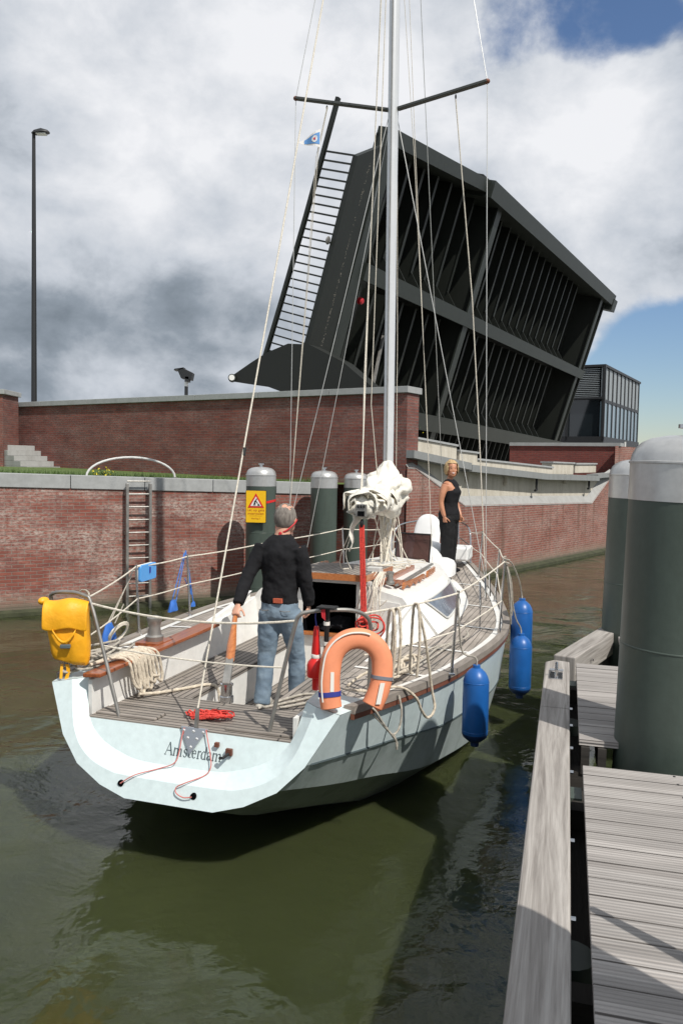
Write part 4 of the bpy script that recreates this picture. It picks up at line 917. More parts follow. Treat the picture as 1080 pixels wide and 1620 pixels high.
Y.part('hatch_fascia', MB().prism([(2.985, -.53, 1.622), (2.985, .43, 1.622), (2.985, .40, 1.69), (2.985, -.50, 1.69)], (.014, 0, 0)).prism([(2.985, .431, 1.622), (4.16, .411, 1.59), (4.16, .411, 1.655), (2.985, .431, 1.69)], (0, .014, 0)), 'varnish_light')
Y.part('hatch_runner', MB().bar((3.3, .50, 1.565), (5.0, .47, 1.55), .05, .05), 'varnish')
Y.part('hatch_runner', MB().bar((3.3, -.55, 1.565), (5.0, -.52, 1.55), .05, .05), 'varnish')
def side_pt(x, t, sd_, off=.008):
    yb, zb, ye, ze, zc = sec(x); return Vector((x, sd_*(yb+(ye+.01-yb)*t + off), zb+(ze-.03-zb)*t+off*.5))
for sd_ in (1, -1):
    win = [side_pt(3.75, .80, sd_), side_pt(5.25, .82, sd_), side_pt(5.55, .50, sd_), side_pt(4.45, .12, sd_)]
    def wpt(x, top, o_=.012):
        tt = .80; tb = .80-(.70)*min(1, (x-3.6)/.42)+.30*max(0, (x-4.9)/.7); return side_pt(x, tt if top else min(tb, tt-.01), sd_, o_)
    wx = [3.6+1.9*i/24 for i in range(25)]
    Y.part('window', MB().loft([[wpt(x, 0), wpt(x, 1)] for x in wx], closed=False, cap=False), 'window_acrylic')
    win = [wpt(x, 1, .014) for x in wx] + [wpt(x, 0, .014) for x in wx[::-1]]
    fr_ = Y.part('window_frame', MB().tube(win, .010, 6, closed=True), 'grey_white')
    for x0_, x1_ in ((3.45, 4.35), (4.55, 5.15)):      # scalloped handrails
        m_ = MB(); n_ = 24; top = []; bot = []
        for i in range(n_+1):
            x = x0_+(x1_-x0_)*i/n_; yb, zb, ye, ze, zc = sec(x); y = sd_*(ye-.13); zr = ze+(zc-ze)*.28
            k = abs(sin(pi*i/6)); e2 = .02 if 0 < i < n_ else 0
            top.append((x, y, zr+.075 - (.02 if i in (0, n_) else 0))); bot.append((x, y, zr+.004+.038*k))
        m_.loft([[Vector(a)+Vector((0, -.014, 0)), Vector(b)+Vector((0, -.014, 0)), Vector(b)+Vector((0, .014, 0)), Vector(a)+Vector((0, .014, 0))] for a, b in zip(top, bot)])
        Y.part('handrail', m_, 'varnish_light')
Y.part('roof_track', MB().bar((3.4, .66, 1.545), (5.6, .60, 1.53), .03, .02), 'galv')
# clutch block, winch and line bundles on the roof
def winch(x, s, z, k=1.0):
    T_ = Y.part('winch', MB().lathe([(.055*k, 0), (.058*k, .03*k), (.045*k, .04*k), (.036*k, .09*k), (.042*k, .12*k), (.048*k, .13*k), (.048*k, .15*k), (.02*k, .16*k)], (x, s, z), 20), 'galv', smooth=True)
Y.part('winch_base', MB().box((1.05, -.90, 1.275), (.26, .22, .03)), 'varnish')
winch(1.05, -.90, 1.29, 1.35); winch(3.35, .60, 1.56, .9)
Y.part('rope_clutch', MB().box((3.45, .40, 1.70), (.10, .15, .05)).box((3.52, .40, 1.67), (.10, .13, .03)), 'grey_white', bevel=.006)
Y.part('pad', MB().box((3.62, .60, 1.545), (.28, .16, .025)), 'varnish')
# forward hatch, open
Y.part('fore_hatch', MB().prism([(6.05, -.02, 1.47), (6.05, .45, 1.46), (6.18, .45, 1.86), (6.18, -.02, 1.87)], (.02, 0, 0)), 'window_tint' if 'window_tint' in M else 'glass_dark', bevel=.004)
Y.part('hatch_frame', MB().tube([(6.05, -.03, 1.46), (6.05, .46, 1.45), (6.18, .46, 1.87), (6.18, -.03, 1.88)], .014, 6, closed=True), 'dark_metal')
# helm: tiller
pp = MB().lathe([(.055, 0), (.055, .05), (.045, .055), (.045, .13), (.052, .135), (.052, .15), (.03, .155)], (.64, -.01, .955), 18)
Y.part('rudder_post', pp, 'chrome', smooth=True)
ta, tb_, tc_ = Vector((.64, -.01, 1.09)), Vector((.84, -.08, 1.24)), Vector((1.30, -.255, 1.50))
Y.part('tiller_head', MB().bar((.62, -.005, 1.10), tb_, .06, .05), 'galv', bevel=.004)
tl = [tb_-(tc_-tb_)*.03, tb_.lerp(tc_, .35), tb_.lerp(tc_, .7), tc_]; dv = (tc_-tb_).normalized(); sdv = dv.cross(Vector((0, 0, 1))).normalized(); upv = sdv.cross(dv)
Y.part('tiller', MB().loft([[p+sdv*(cos(a)*w_)+upv*(sin(a)*w_*.8) for a in [2*pi*j/10 for j in range(10)]] for p, w_ in zip(tl, (.036, .038, .026, .021))]), 'varnish_light', smooth=True)
# chainplate on the transom
def tq(y, z, o=0): return Vector((rake(z)+.055-.012-o, y, z))
Y.part('backstay_plate', MB().prism([tq(-.03, .97, .0), tq(.18, .97, .0), tq(.075, .80, .0)], (-.012, 0, 0)), 'chrome')
for y, z in ((.0, .95), (.075, .95), (.15, .95), (.04, .905), (.11, .905), (.075, .85)): Y.part('bolt', MB().lathe([(.011, 0), (.009, .01)], tq(y, z, .012), 8, (-1, 0, -.3)), 'alu')
Y.part('toggle', MB().bar((-.02, .075, .955), (.0, .075, 1.10), .02, .03), 'galv')
for y, z, w_ in ((.37, .85, .045), (.27, .885, .03)): Y.part('fitting', MB().box(tq(y, z, .012), (.025, w_, w_)), 'rubstrip')
Y.part('fitting', MB().tube([tq(.37, .84, .02), tq(.35, .825, .06), tq(.32, .815, .04)], .012, 6), 'dark_metal')
for y, z in ((-.385, .585), (.185, .575)):
    Y.part('scupper', MB().tube([(rake(z)-.03, y, z), (rake(z)+.02, y, z)], .022, 12), 'interior')
# name on the stern: serif strokes
glyph = {  # strokes: list of (polyline, thick)
 'A': ([[(0, 0), (.33, .98)], [(.14, .35), (.52, .35)]], [[(.33, 1.0), (.66, 0)]], [(-.08, .12), (.54, .8)], .76),
 'm': ([[(.14, .45), (.25, .58), (.36, .58)], [(.48, .45), (.6, .58), (.7, .58)]], [[(.12, 0), (.12, .62)], [(.45, 0), (.45, .48), (.37, .6)], [(.79, 0), (.79, .48), (.71, .6)]], [(.03, .22), (.36, .55), (.70, .9)], 1.0),
 's': ([[(.34, .48), (.28, .6), (.14, .6), (.08, .5)], [(.05, .14), (.1, .02), (.25, .0), (.36, .1)]], [[(.08, .5), (.12, .38), (.32, .26), (.36, .12)]], [], .48),
 't': ([[(.0, .58), (.3, .58)], [(.13, .08), (.2, .0), (.31, .06)]], [[(.13, .78), (.13, .08)]], [], .38),
 'e': ([[(.06, .36), (.4, .36)], [(.4, .36), (.36, .54), (.22, .62), (.1, .52)], [(.12, .08), (.24, .0), (.38, .1)]], [[(.1, .52), (.04, .32), (.12, .08)]], [], .5),
 'r': ([[(.13, .42), (.22, .56), (.3, .6)]], [[(.12, 0), (.12, .62)], [(.28, .58), (.33, .58)]], [(.02, .24)], .4),
 'd': ([[(.38, .55), (.22, .62), (.1, .52)], [(.1, .08), (.22, .0), (.38, .1)]], [[(.40, .98), (.40, 0)], [(.1, .52), (.04, .3), (.1, .08)]], [(.38, .5)], .56),
 'a': ([[(.06, .5), (.14, .6), (.28, .6)], [(.34, .38), (.1, .26)], [(.08, .04), (.18, .0), (.34, .12)]], [[(.28, .6), (.35, .5), (.35, .05)], [(.1, .26), (.04, .14), (.08, .04)]], [(.34, .46)], .5),
}
mb = MB(); cx = 0; hgt = .080; cells = [(.0)]
for ch in 'Amsterdam':
    thin, thick, serifs, adv = glyph[ch]
    def P2(p): return tq(-.125 + (cx+p[0])*hgt*.99, .775 + p[1]*hgt, -.0105)
    for strokes, w_ in ((thin, .05), (thick, .11)):
        for pl in strokes:
            for a, b in zip(pl[:-1], pl[1:]):
                d = Vector((b[0]-a[0], b[1]-a[1])); L_ = d.length or 1; nx, ny = -d.y/L_*w_/2, d.x/L_*w_/2; ex, ey = d.x/L_*.015, d.y/L_*.015
                mb.prism([P2((a[0]+nx-ex, a[1]+ny-ey)), P2((b[0]+nx+ex, b[1]+ny+ey)), P2((b[0]-nx+ex, b[1]-ny+ey)), P2((a[0]-nx-ex, a[1]-ny-ey))], (-.0015, 0, 0))
    for a, b in serifs: mb.prism([P2((a, 0)), P2((b, 0)), P2((b, .035)), P2((a, .035))], (-.0015, 0, 0)) if isinstance((a), float) or True else None
    cx += adv
Y.part('lettering', mb, 'letter_dark')

# pushpit, stanchions, pulpit, lifelines
def tube(name, pts, r_, m_='chrome', n=10, sm=True, k=5): return Y.part(name, MB().tube(smoothpath(pts, k) if sm else pts, r_, n), m_, smooth=True)
tube('pushpit', [(.05, .60, .95), (.08, .68, 1.35), (.10, .765, 1.72), (.10, .80, 1.80), (.12, .86, 1.825), (.17, 1.00, 1.84), (.30, 1.14, 1.82), (.42, 1.21, 1.73), (.46, 1.21, 1.5), (.50, 1.19, 1.17)], .0145, 'galv')
tube('pushpit', [(.03, -.585, .95), (.06, -.72, 1.35), (.10, -.875, 1.76), (.10, -.93, 1.82), (.10, -1.05, 1.84), (.11, -1.22, 1.82), (.13, -1.25, 1.74), (.16, -1.2, 1.45), (.2, -1.14, 1.17)], .0145, 'galv')
st_s = [(1.52, 1.66), (3.55, 1.80), (5.55, 1.50), (7.3, 1.03)]
st_p = [(1.95, -1.66), (3.2, -1.77), (5.2, -1.58), (7.0, -1.13)]
for x, y in st_s + st_p:
    zb = SZh(x)+.02; s_ = 1 if y > 0 else -1; zt_ = zb + (.70 if (x, y) != st_s[1] else .80)
    o = tube('stanchion', [(x, y-s_*.05, zb), (x, y-s_*.01, zt_)], .0125, 'chrome', sm=False)
    Y.part('base', MB().lathe([(.03, 0), (.03, .012), (.018, .02), (.018, .06)], (x, y-s_*.05, zb-.005), 10), 'chrome', parent=o)
tube('pulpit', [(8.35, .68, 1.24), (8.45, .66, 1.6), (8.6, .60, 1.80), (9.2, .36, 1.86), (9.75, .14, 1.88), (9.9, 0, 1.88), (9.75, -.14, 1.88), (9.2, -.36, 1.86), (8.6, -.60, 1.80), (8.45, -.66, 1.6), (8.35, -.68, 1.24)], .0135)
for s_ in (1, -1): tube('pulpit', [(9.25, s_*.33, 1.28), (9.3, s_*.3, 1.86)], .0125, sm=False)
tube('pulpit', [(8.4, .66, 1.52), (9.3, .32, 1.57), (9.75, .0, 1.58), (9.3, -.32, 1.57), (8.4, -.66, 1.52)], .011)
def line(name, pts, r_=.006, m_='rope_white'): return Y.part(name, MB().tube(pts, r_, 6), m_, smooth=True)
def topz(x): return SZh(x)+.72
for sg_, sts, x0, y0 in ((1, st_s, .36, 1.19), (-1, st_p, .10, -.92)):
    p = [(x0, y0, 1.80)] + [(x, y-sg_*.01, topz(x)-.02 if (x, y) != st_s[1] else topz(x)+.08) for x, y in sts] + [(8.5, sg_*.65, 1.74)]
    for a, b in zip(p[:-1], p[1:]): line('lifeline', sag(a, b, .015, 6), .0075)
    p = [(x0, y0, 1.50)] + [(x, y-sg_*.03, SZh(x)+.38) for x, y in sts] + [(8.45, sg_*.66, 1.52)]
    for a, b in zip(p[:-1], p[1:]): line('lifeline', sag(a, b, .012, 6), .0065)
line('stern_line', sag((.10, -.90, 1.77), (.10, .775, 1.76), .07, 14), .0085)
line('stern_line', sag((.08, -.76, 1.46), (.08, .70, 1.43), .03, 14), .006)

# mast, boom, rigging
def mc(z): return Vector((5.50 - .026*(z-1.5), 0, z))
def mring(z, k=1.0): return [mc(z) + Vector((cos(a)*.092*k, sin(a)*.066*k, 0)) for a in [2*pi*j/24 for j in range(24)]]
mast = Y.part('mast', MB().loft([mring(z) for z in (1.5, 4, 7, 10, 12.5, 14.2)]), 'alu', smooth=True)
Y.part('mast_groove', MB().box(mc(7.8)-Vector((.094, 0, 0)), (.012, .014, 12.2), (Vector((1, 0, .026)).normalized(), Vector((0, 1, 0)), Vector((-.026, 0, 1)).normalized())), 'galv', parent=mast)
Y.part('mast_collar', MB().lathe([(.14, 0), (.13, .05), (.10, .08)], (5.5, 0, 1.49), 20), 'galv', smooth=True)
Y.part('mast_fitting', MB().box(mc(8.4)+Vector((.11, .02, 0)), (.04, .03, .13)), 'dark_metal', parent=mast)
tipP, tipS = Vector((5.2, -1.29, 7.65)), Vector((5.2, 1.22, 7.56))
for tip, s_ in ((tipP, -1), (tipS, 1)):
    rt = mc(7.42)+Vector((0, s_*.06, 0))
    sp = Y.part('spreader', MB().bar(rt, tip, .075, .035), 'spreader_paint', bevel=.006)
    Y.part('tip_fitting', MB().ell(tip, (.035, .035, .03)), 'rubstrip', parent=sp, smooth=True)
    hk = rt.lerp(tip, .66); Y.part('block', MB().ell(hk-Vector((0, 0, .07)), (.018, .012, .032)), 'dark_metal', parent=sp)
mh = mc(13.9)
def wire(name, pts, r_=.0048, m_='wire'): return Y.part(name, MB().tube(pts, r_, 6), m_, smooth=True)
wire('backstay', [(0, .075, 1.09), mh], .007, 'rope_white')
Y.part('backstay_insulator', MB().tube([(.74, .07, 2.90), (.76, .07, 2.96)], .014, 8), 'dark_metal')
wire('forestay', [(9.72, 0, 1.32), mh], .0055)
wire('shroud', [(5.35, 1.36, 1.12), tipS], .0055); wire('shroud', [tipS, mh], .0045)
wire('shroud', [(5.35, -1.36, 1.12), tipP], .0045); wire('shroud', [tipP, mh], .0045)
for x, m_ in ((5.35, 1), (5.75, 1), (4.9, 1)): wire('turnbuckle', [(x, 1.36, 1.12), (x-.01, 1.345, 1.42)], .012, 'chrome')
wire('shroud', [(5.75, 1.34, 1.12), mc(7.3)+Vector((.05, .05, 0))], .0055)
wire('shroud', [(5.75, -1.34, 1.12), mc(7.3)+Vector((.05, -.05, 0))], .0045)
wire('shroud', [(4.9, -1.4, 1.12), mc(7.3)+Vector((-.05, -.05, 0))], .0045)
hkS = (mc(7.42)+Vector((0, .06, 0))).lerp(tipS, .66)-Vector((0, 0, .1))
wire('flag_halyard', [hkS, (5.62, 1.04, 5.0), (5.8, 1.17, 3.0), (5.9, 1.26, 1.5)], .008, 'rope_white')
wire('halyard', [mh, (6, -.05, 9.14), (6, .13, 7.11), (6, .38, 3.74), (6, .52, 1.5)], .0042, 'rope_white')
wire('halyard', [mh, (6, .02, 9.13), (6, .15, 7.11), (6.05, .40, 3.2), (6.1, .5, 1.5)], .0042, 'rope_white')
wire('halyard', [mc(7.2)+Vector((.1, .03, 0)), mc(4.5)+Vector((.12, .07, 0)), mc(2.4)+Vector((.13, .08, 0))], .0042, 'rope_white')
wire('topping_lift', [mh, (4.57, 0, 7.28), (4.39, 0, 5.16), (3.95, .1, 3.4), (3.2, .30, 2.5)], .006, 'rope_white')
wire('halyard', [mh, (4.82, 0, 7.38), (4.74, 0, 6.21), (4.58, 0, 3.58), (4.94, 0, 2.68)], .006, 'rope_white')
wire('halyard', [mh, (4.83, -.05, 8.52), (4.68, -.05, 6.65), (4.43, -.05, 3.87), (3.35, .27, 2.45)], .006, 'rope_white')
wire('flag_line', [(5.22, -.85, 7.5), (5.3, -1.0, 6.98), (5.3, -1.33, 2.3), (5.3, -1.36, 1.2)], .005, 'rope_white')
wire('flag_line', [(5.22, -.86, 7.5), (5.3, -1.03, 6.9), (5.3, -1.40, 1.2)], .004, 'rope_white')
bE, bM_ = Vector((2.95, .385, 2.37)), Vector((5.36, .02, 2.42))
bdir = (bM_-bE).normalized(); bsd = Vector((-bdir.y, bdir.x, 0)).normalized()
bm_ = Y.part('boom', MB().loft([[bE.lerp(bM_, t)+bsd*(cos(a)*.055)+Vector((0, 0, sin(a)*.075)) for a in [2*pi*j/16 for j in range(16)]] for t in (0, .5, 1)]), 'grey_white', smooth=True)
Y.part('boom_end', MB().box(bE-bdir*.01, (.04, .115, .13), (bdir, bsd, Vector((0, 0, 1)))), 'galv', parent=bm_, bevel=.006)
Y.part('boom_slot', MB().box(bE-bdir*.035-Vector((0, 0, .03)), (.02, .07, .05), (bdir, bsd, Vector((0, 0, 1)))), 'interior', parent=bm_)
for k in (-1, 0, 1): Y.part('sheave', MB().lathe([(.016, -.008), (.016, .008)], bE-bdir*.035+bsd*(k*.03)+Vector((0, 0, .045)), 10, bsd), 'dark_metal', parent=bm_)
Y.part('block', MB().ell(bE+Vector((.02, 0, -.135)), (.03, .02, .045)), 'dark_metal', smooth=True)
sB = Vector((2.93, .44, 1.20))
for k in (-1.5, -.5, .5, 1.5): Y.part('mainsheet', MB().tube([bE+bsd*(k*.013)+Vector((.02, 0, -.15)), sB+Vector((0, k*.017, 0))], .008, 8), 'rope_red', smooth=True)
rn = random.Random(5); mb = MB()
for i in range(7):
    a0 = rn.uniform(0, 6); r_ = rn.uniform(.05, .13); c_ = sB+Vector((rn.uniform(-.05, .0), rn.uniform(-.05, .12), rn.uniform(-.1, .03)))
    mb.tube([c_+Vector((.02*sin(3*t+a0), cos(t)*r_, sin(t)*r_*.9)) for t in [2*pi*j/22 for j in range(23)]], .009, 6)
Y.part('sheet_coil', mb, 'rope_red', smooth=True)
Y.part('sheet_block', MB().box(sB-Vector((0, 0, .06)), (.06, .09, .12)), 'dark_metal', bevel=.01)

# furled mainsail: crumpled bundle over the boom, plus ruffles and ties
def crumple(p, amp, sc_n, seed): 
    n_ = noise.noise_vector(Vector(p)*sc_n + Vector((seed, seed*.7, 0))); m_ = noise.noise_vector(Vector(p)*sc_n*2.3 + Vector((0, seed, seed)))
    return Vector(p) + n_*amp + m_*amp*.45
rings = []; ns, nr = 60, 64
for i in range(ns+1):
    t = i/ns; c_ = bE.lerp(bM_, t) + Vector((0, 0, .02+.02*t+.10*max(0, t-.55)**1.2)); hw = .12+.19*t**1.3; hh_ = .10+.13*t+.22*max(0, t-.5)**1.3
    if t > .94: hw *= 1-.5*(t-.94)/.06
    ring = []
    for j in range(nr):
        a = 2*pi*j/nr; fold = 1 + .13*sin(4*a+7*t) + .09*sin(9*a-9*t+1) + .05*sin(17*a+13*t)
        p = c_ + bsd*(cos(a)*hw*fold) + Vector((0, 0, sin(a)*hh_*fold)); ring.append(crumple(p, .055, 5.5, 3))
    rings.append(ring)
Y.part('furled_sail', MB().loft(rings), 'sailcloth', smooth=True, angle=180, mods=[('SMOOTH', dict(factor=.5, iterations=2))])
mb = MB()
for i in range(4):              # draped folds hanging over the end and the side of the boom
    t = (.05, .18, .34, .62)[i]; base_c = bE.lerp(bM_, t); ph = rn.uniform(0, 6); wv = rn.uniform(.12, .2)*(1+t*.7); hl = rn.uniform(.10, .17)*(1+t*.6)
    rows = []
    for u_ in range(13):
        a = pi*(.08+.84*u_/12); cc = base_c + bsd*(cos(a)*wv*1.25) + Vector((0, 0, .03+sin(a)*hl*.95 - (.10 if u_ in (0, 12) else 0)))
        rows.append([crumple(cc + bdir*((k-3)*.05) + bsd*(.02*sin(u_*1.9+ph)) + Vector((0, 0, .035*sin(k*1.9+ph+u_*.9))), .055, 7, i) for k in range(7)])
    Y.part('sail_fold', MB().loft(rows, closed=False, cap=False), 'sailcloth', smooth=True, angle=180, mods=[('SUBSURF', dict(levels=1, render_levels=1)), ('SMOOTH', dict(factor=.5, iterations=3)), ('SOLIDIFY', dict(thickness=.006))])
fl = []
for u_ in range(11):
    z = 2.36 - u_*.042; fl.append([crumple(Vector((2.95+.02*k, .30-.10*(k/5)+.02*sin(u_)+.08*(1-u_/10)*(k/5), z)), .02, 8, 9) + Vector((0, -.03+.022*k*(1-.04*u_), 0)) for k in range(6)])
Y.part('sail_flap', MB().loft(fl, closed=False, cap=False), 'sailcloth', smooth=True, angle=80, mods=[('SOLIDIFY', dict(thickness=.006))])
peak = []
for i in range(20):
    t = i/19; c_ = mc(2.38+.52*t)-Vector((.09+.06*(1-t), -.02, 0)); rr_ = .24*(1-t)**.7+.035
    peak.append([crumple(c_+Vector((cos(a)*rr_*.9*(1+.22*sin(6*a+5*t)), sin(a)*rr_*(1+.22*sin(6*a+5*t)), 0)), .03, 7, 2) for a in [2*pi*j/36 for j in range(36)]])
Y.part('sail_peak', MB().loft(peak), 'sailcloth', smooth=True, angle=180, mods=[('SUBSURF', dict(levels=1, render_levels=1)), ('SMOOTH', dict(factor=.5, iterations=4))])
for k in range(3): Y.part('sail_tie', MB().tube([mc(2.5+.15*k)+Vector((cos(a)*(.14-.02*k)-.03, sin(a)*(.14-.03*k), .05*cos(a))) for a in [2*pi*j/16 for j in range(17)]], .008, 6), 'rope_white')
# tangle of halyard ends at the mast foot
mb = MB()
for i in range(30):
    a = rn.uniform(0, 6.28); s0_ = Vector((5.42+.13*cos(a), .12*sin(a)+.02, 2.25+rn.uniform(-.1, .1)))
    e0 = Vector((5.35+rn.uniform(-.35, .15), rn.gauss(.08, .10), 1.57+rn.uniform(0, .03)))
    mid = s0_.lerp(e0, .5)+Vector((rn.uniform(-.05, .03), rn.uniform(-.05, .03), rn.uniform(-.15, .05)))
    mb.tube(smoothpath([s0_, mid, e0.lerp(mid, .25), e0], 5), .0065, 5)
Y.part('line_tangle', mb, 'rope_white', smooth=True)
mb = MB()
for i in range(9):
    c_ = Vector((5.0+rn.uniform(-.5, .3), rn.uniform(-.2, .55), 1.57)); r_ = rn.uniform(.06, .16)
    mb.tube([c_+Vector((cos(t)*r_*1.4, sin(t)*r_, .01*sin(3*t)+.004*i)) for t in [2*pi*j/18 for j in range(19)]], .006, 5)
Y.part('line_tangle', mb, 'rope_white', smooth=True)
mb = MB()
for i in range(12):              # tails hanging from the clutch over the bulkhead
    s_ = .36+.022*i+rn.uniform(-.02, .02); L_ = rn.uniform(.2, .48)
    mb.tube(smoothpath([(3.42, s_*.6+.18, 1.68), (3.12, s_, 1.60), (3.02, s_+rn.uniform(-.03, .05), 1.5), (3.0, s_+rn.uniform(-.05, .05), 1.6-L_), (3.0, s_+.05+rn.uniform(-.02, .06), 1.62-L_*.8)], 5), .0065, 5)
Y.part('line_tails', mb, 'rope_white', smooth=True)
line('vang', [(4.0, .22, 2.28), (5.35, .03, 1.62)], .007)
line('spare_line', smoothpath([(3.1, .30, 2.3), (3.2, .1, 1.9), (3.3, .06, 1.72), (3.4, .12, 1.70)], 5), .006)
line('spare_line', smoothpath([(3.2, .25, 2.2), (3.15, .16, 1.9), (3.1, .24, 1.73)], 5), .006)

# ================================================================ people
RM = lambda v, it=4: [('REMESH', dict(mode='VOXEL', voxel_size=v, use_smooth_shade=True)), ('SMOOTH', dict(factor=.5, iterations=it))]
tex = bpy.data.textures.new('folds', 'CLOUDS'); tex.noise_scale = .09; tex.noise_depth = 2
tex2 = bpy.data.textures.new('folds2', 'CLOUDS'); tex2.noise_scale = .045; tex2.noise_depth = 3
def CL(v, it, st, tx=None): return RM(v, it) + [('DISPLACE', dict(texture=tx or tex, strength=st, mid_level=.5, texture_coords='LOCAL'))]
def rings_h(mb, rows, n=20):
    mb.loft([[(x+cos(2*pi*j/n)*rx, y+sin(2*pi*j/n)*ry, z) for j in range(n)] for x, y, z, rx, ry in rows])
def hand(mb, wrist, d, palm_n, size=1.0, curl=.5, thumb_side=1):
    """palm and five bent fingers; d points from the wrist to the knuckles, palm_n out of the palm"""
    d = Vector(d).normalized(); pn = Vector(palm_n); pn = (pn-d*pn.dot(d)).normalized(); sdv_ = d.cross(pn).normalized()*thumb_side; w_ = Vector(wrist); k = size
    mb.loft([[w_+d*(t*k)+sdv_*(cos(a)*wd*k)+pn*(sin(a)*th*k) for a in [2*pi*j/12 for j in range(12)]] for t, wd, th in ((-.02, .026, .02), (.01, .030, .018), (.045, .040, .017), (.08, .041, .014), (.095, .036, .011))])
    for i, (off, L_) in enumerate(((.031, .068), (.011, .076), (-.011, .071), (-.030, .056))):
        p = w_+d*(.085*k)+sdv_*(off*k); pts = [p-d*.02]; a = curl*.5; ln = L_*k/3
        for s_ in range(3):
            pts.append(pts[-1]+(d*cos(a)+pn*sin(a))*ln*(1.25 if s_ == 0 else .95)); a += curl*(.8+.1*i)
        mb.tube(smoothpath(pts, 3), .0088*k, 8)
    p = w_+d*(.02*k)+sdv_*(.025*k); td = (d*.65+sdv_*.7+pn*.35).normalized()
    mb.tube(smoothpath([p, p+td*.035*k, p+td*.06*k+d*.012*k+pn*.006, p+td*.07*k+d*.03*k+pn*.014*k], 3), .0105*k, 8)

mbz = (1.68, 0, .607)
T = Thing('person', 'man in black sweater and faded jeans at the tiller with his back turned', 'person', BOAT, mbz)
tors = [(1.70, 0, 1.46, .115, .165), (1.70, 0, 1.55, .115, .17), (1.70, 0, 1.66, .10, .150), (1.71, 0, 1.78, .10, .148), (1.71, 0, 1.92, .112, .163), (1.70, 0, 2.03, .112, .175), (1.70, .0, 2.11, .085, .158), (1.71, 0, 2.16, .065, .12), (1.73, .005, 2.20, .062, .072), (1.75, .008, 2.27, .062, .064), (1.76, .01, 2.31, .06, .06)]
legs = [([(1.69, -.085, 1.50), (1.70, -.105, 1.30), (1.705, -.125, 1.08), (1.675, -.13, .90), (1.63, -.135, .70)], (.098, .088, .062, .058, .042)),
        ([(1.71, .085, 1.50), (1.78, .10, 1.30), (1.84, .115, 1.08), (1.86, .115, .90), (1.88, .11, .70)], (.098, .088, .062, .058, .042))]
armL = ([(1.69, -.160, 2.085), (1.64, -.215, 1.95), (1.56, -.255, 1.83), (1.46, -.265, 1.70), (1.375, -.262, 1.605)], (.052, .050, .042, .037, .029))
armR = ([(1.70, .160, 2.085), (1.71, .212, 1.95), (1.71, .235, 1.82), (1.76, .243, 1.68), (1.80, .24, 1.57)], (.052, .050, .042, .037, .029))
mb = MB(); rings_h(mb, tors)
for p, r_ in legs: mb.tube(p, list(r_), 14)
for p, r_ in (armL, armR): mb.tube(p, list(r_), 12)
for fx, fy in ((1.66, -.135), (1.93, .11)): mb.ell((fx+.03, fy, .645), (.13, .045, .038))
hc = Vector((1.785, .012, 2.352)); HK = 1.17
mb.loft([[(hc.x-.006+dx+cos(2*pi*j/20)*rx*HK, hc.y+sin(2*pi*j/20)*ry*HK, hc.z+dz*HK) for j in range(20)] for dz, dx, rx, ry in ((-.125, .03, .035, .035), (-.10, .028, .068, .058), (-.06, .014, .088, .07), (-.02, .004, .096, .074), (.02, 0, .099, .077), (.06, -.003, .090, .072), (.085, -.004, .070, .058), (.103, -.004, .035, .030), (.108, -.004, .008, .008))])
for s_ in (-1, 1): mb.ell(hc+Vector((.0, s_*.092, -.025)), (.024, .012, .038), 10, 7)
mb.loft([[hc+Vector((.100+a_, b_, c_)) for a_, b_, c_ in ((0, -.014, -.05), (.024, 0, -.045), (0, .014, -.05), (0, .008, 0), (0, -.008, 0))] , [hc+Vector((.100, k*.006, .015)) for k in (-1, 0, 1, .5, -.5)]])
hand(mb, (1.365, -.262, 1.59), (-.55, .06, -.62), (.6, .1, -.5), 1.0, 1.0, -1)
hand(mb, (1.80, .24, 1.56), (.22, -.02, -.97), (-.1, -1, 0), 1.0, .55, 1)
body = T.part('body', mb, 'skin', mods=RM(.007, 3))
T.part('eye', MB().ell(hc+Vector((.098, -.036, 0)), (.010, .014, .008), 8, 6), 'sign_black'); T.part('eye', MB().ell(hc+Vector((.098, .036, 0)), (.010, .014, .008), 8, 6), 'sign_black')
T.part('mouth', MB().ell(hc+Vector((.104, 0, -.08)), (.006, .024, .006), 8, 6), 'lip')
# hair with a thin patch at the crown
mb = MB(); rn2 = random.Random(2)
n_, m_ = 40, 26; cen = hc+Vector((-.010, 0, .0))
def hp_(i, j, k=1.0):
    t = -pi/2+pi*i/m_; a = 2*pi*j/n_; q = Vector((cos(t)*cos(a), cos(t)*sin(a), sin(t))); nn_ = 1+.05*noise.noise(q*9)
    return q, cen + Vector((q.x*.124*nn_*k, q.y*.101*nn_*k, q.z*.130*nn_*k))
for i in range(m_):
    for j in range(n_):
        q, _ = hp_(i+.5, j+.5)
        crown = (q-Vector((-.50, .12, .86)).normalized()).length
        if q.x > .30 - .1*max(0, q.z) or (q.x > -.15 and q.z < -.15) or q.z < -.62 or crown < .24+.08*noise.noise(q*6): continue
        mb.add([hp_(i, j)[1], hp_(i, j+1)[1], hp_(i+1, j+1)[1], hp_(i+1, j)[1]], [(0, 1, 2, 3)])
T.part('hair', mb, 'hair_grey', smooth=True, angle=180, mods=[('SMOOTH', dict(factor=.5, iterations=2))])
mb = MB(); rings_h(mb, [(1.70, 0, 1.585, .130, .172), (1.70, 0, 1.66, .124, .166)] + [(x, y, z, rx+.022, ry+.017) for x, y, z, rx, ry in tors[3:7]] + [(1.71, .0, 2.155, .085, .135), (1.725, .004, 2.19, .080, .088), (1.73, .005, 2.20, .076, .083)])
for p, r_ in (armL, armR): mb.tube(p[:-1]+[Vector(p[-1])+(Vector(p[-1])-Vector(p[-2]))*.05], [r_[0]+.030] + [a+.019 for a in r_[1:]], 14)
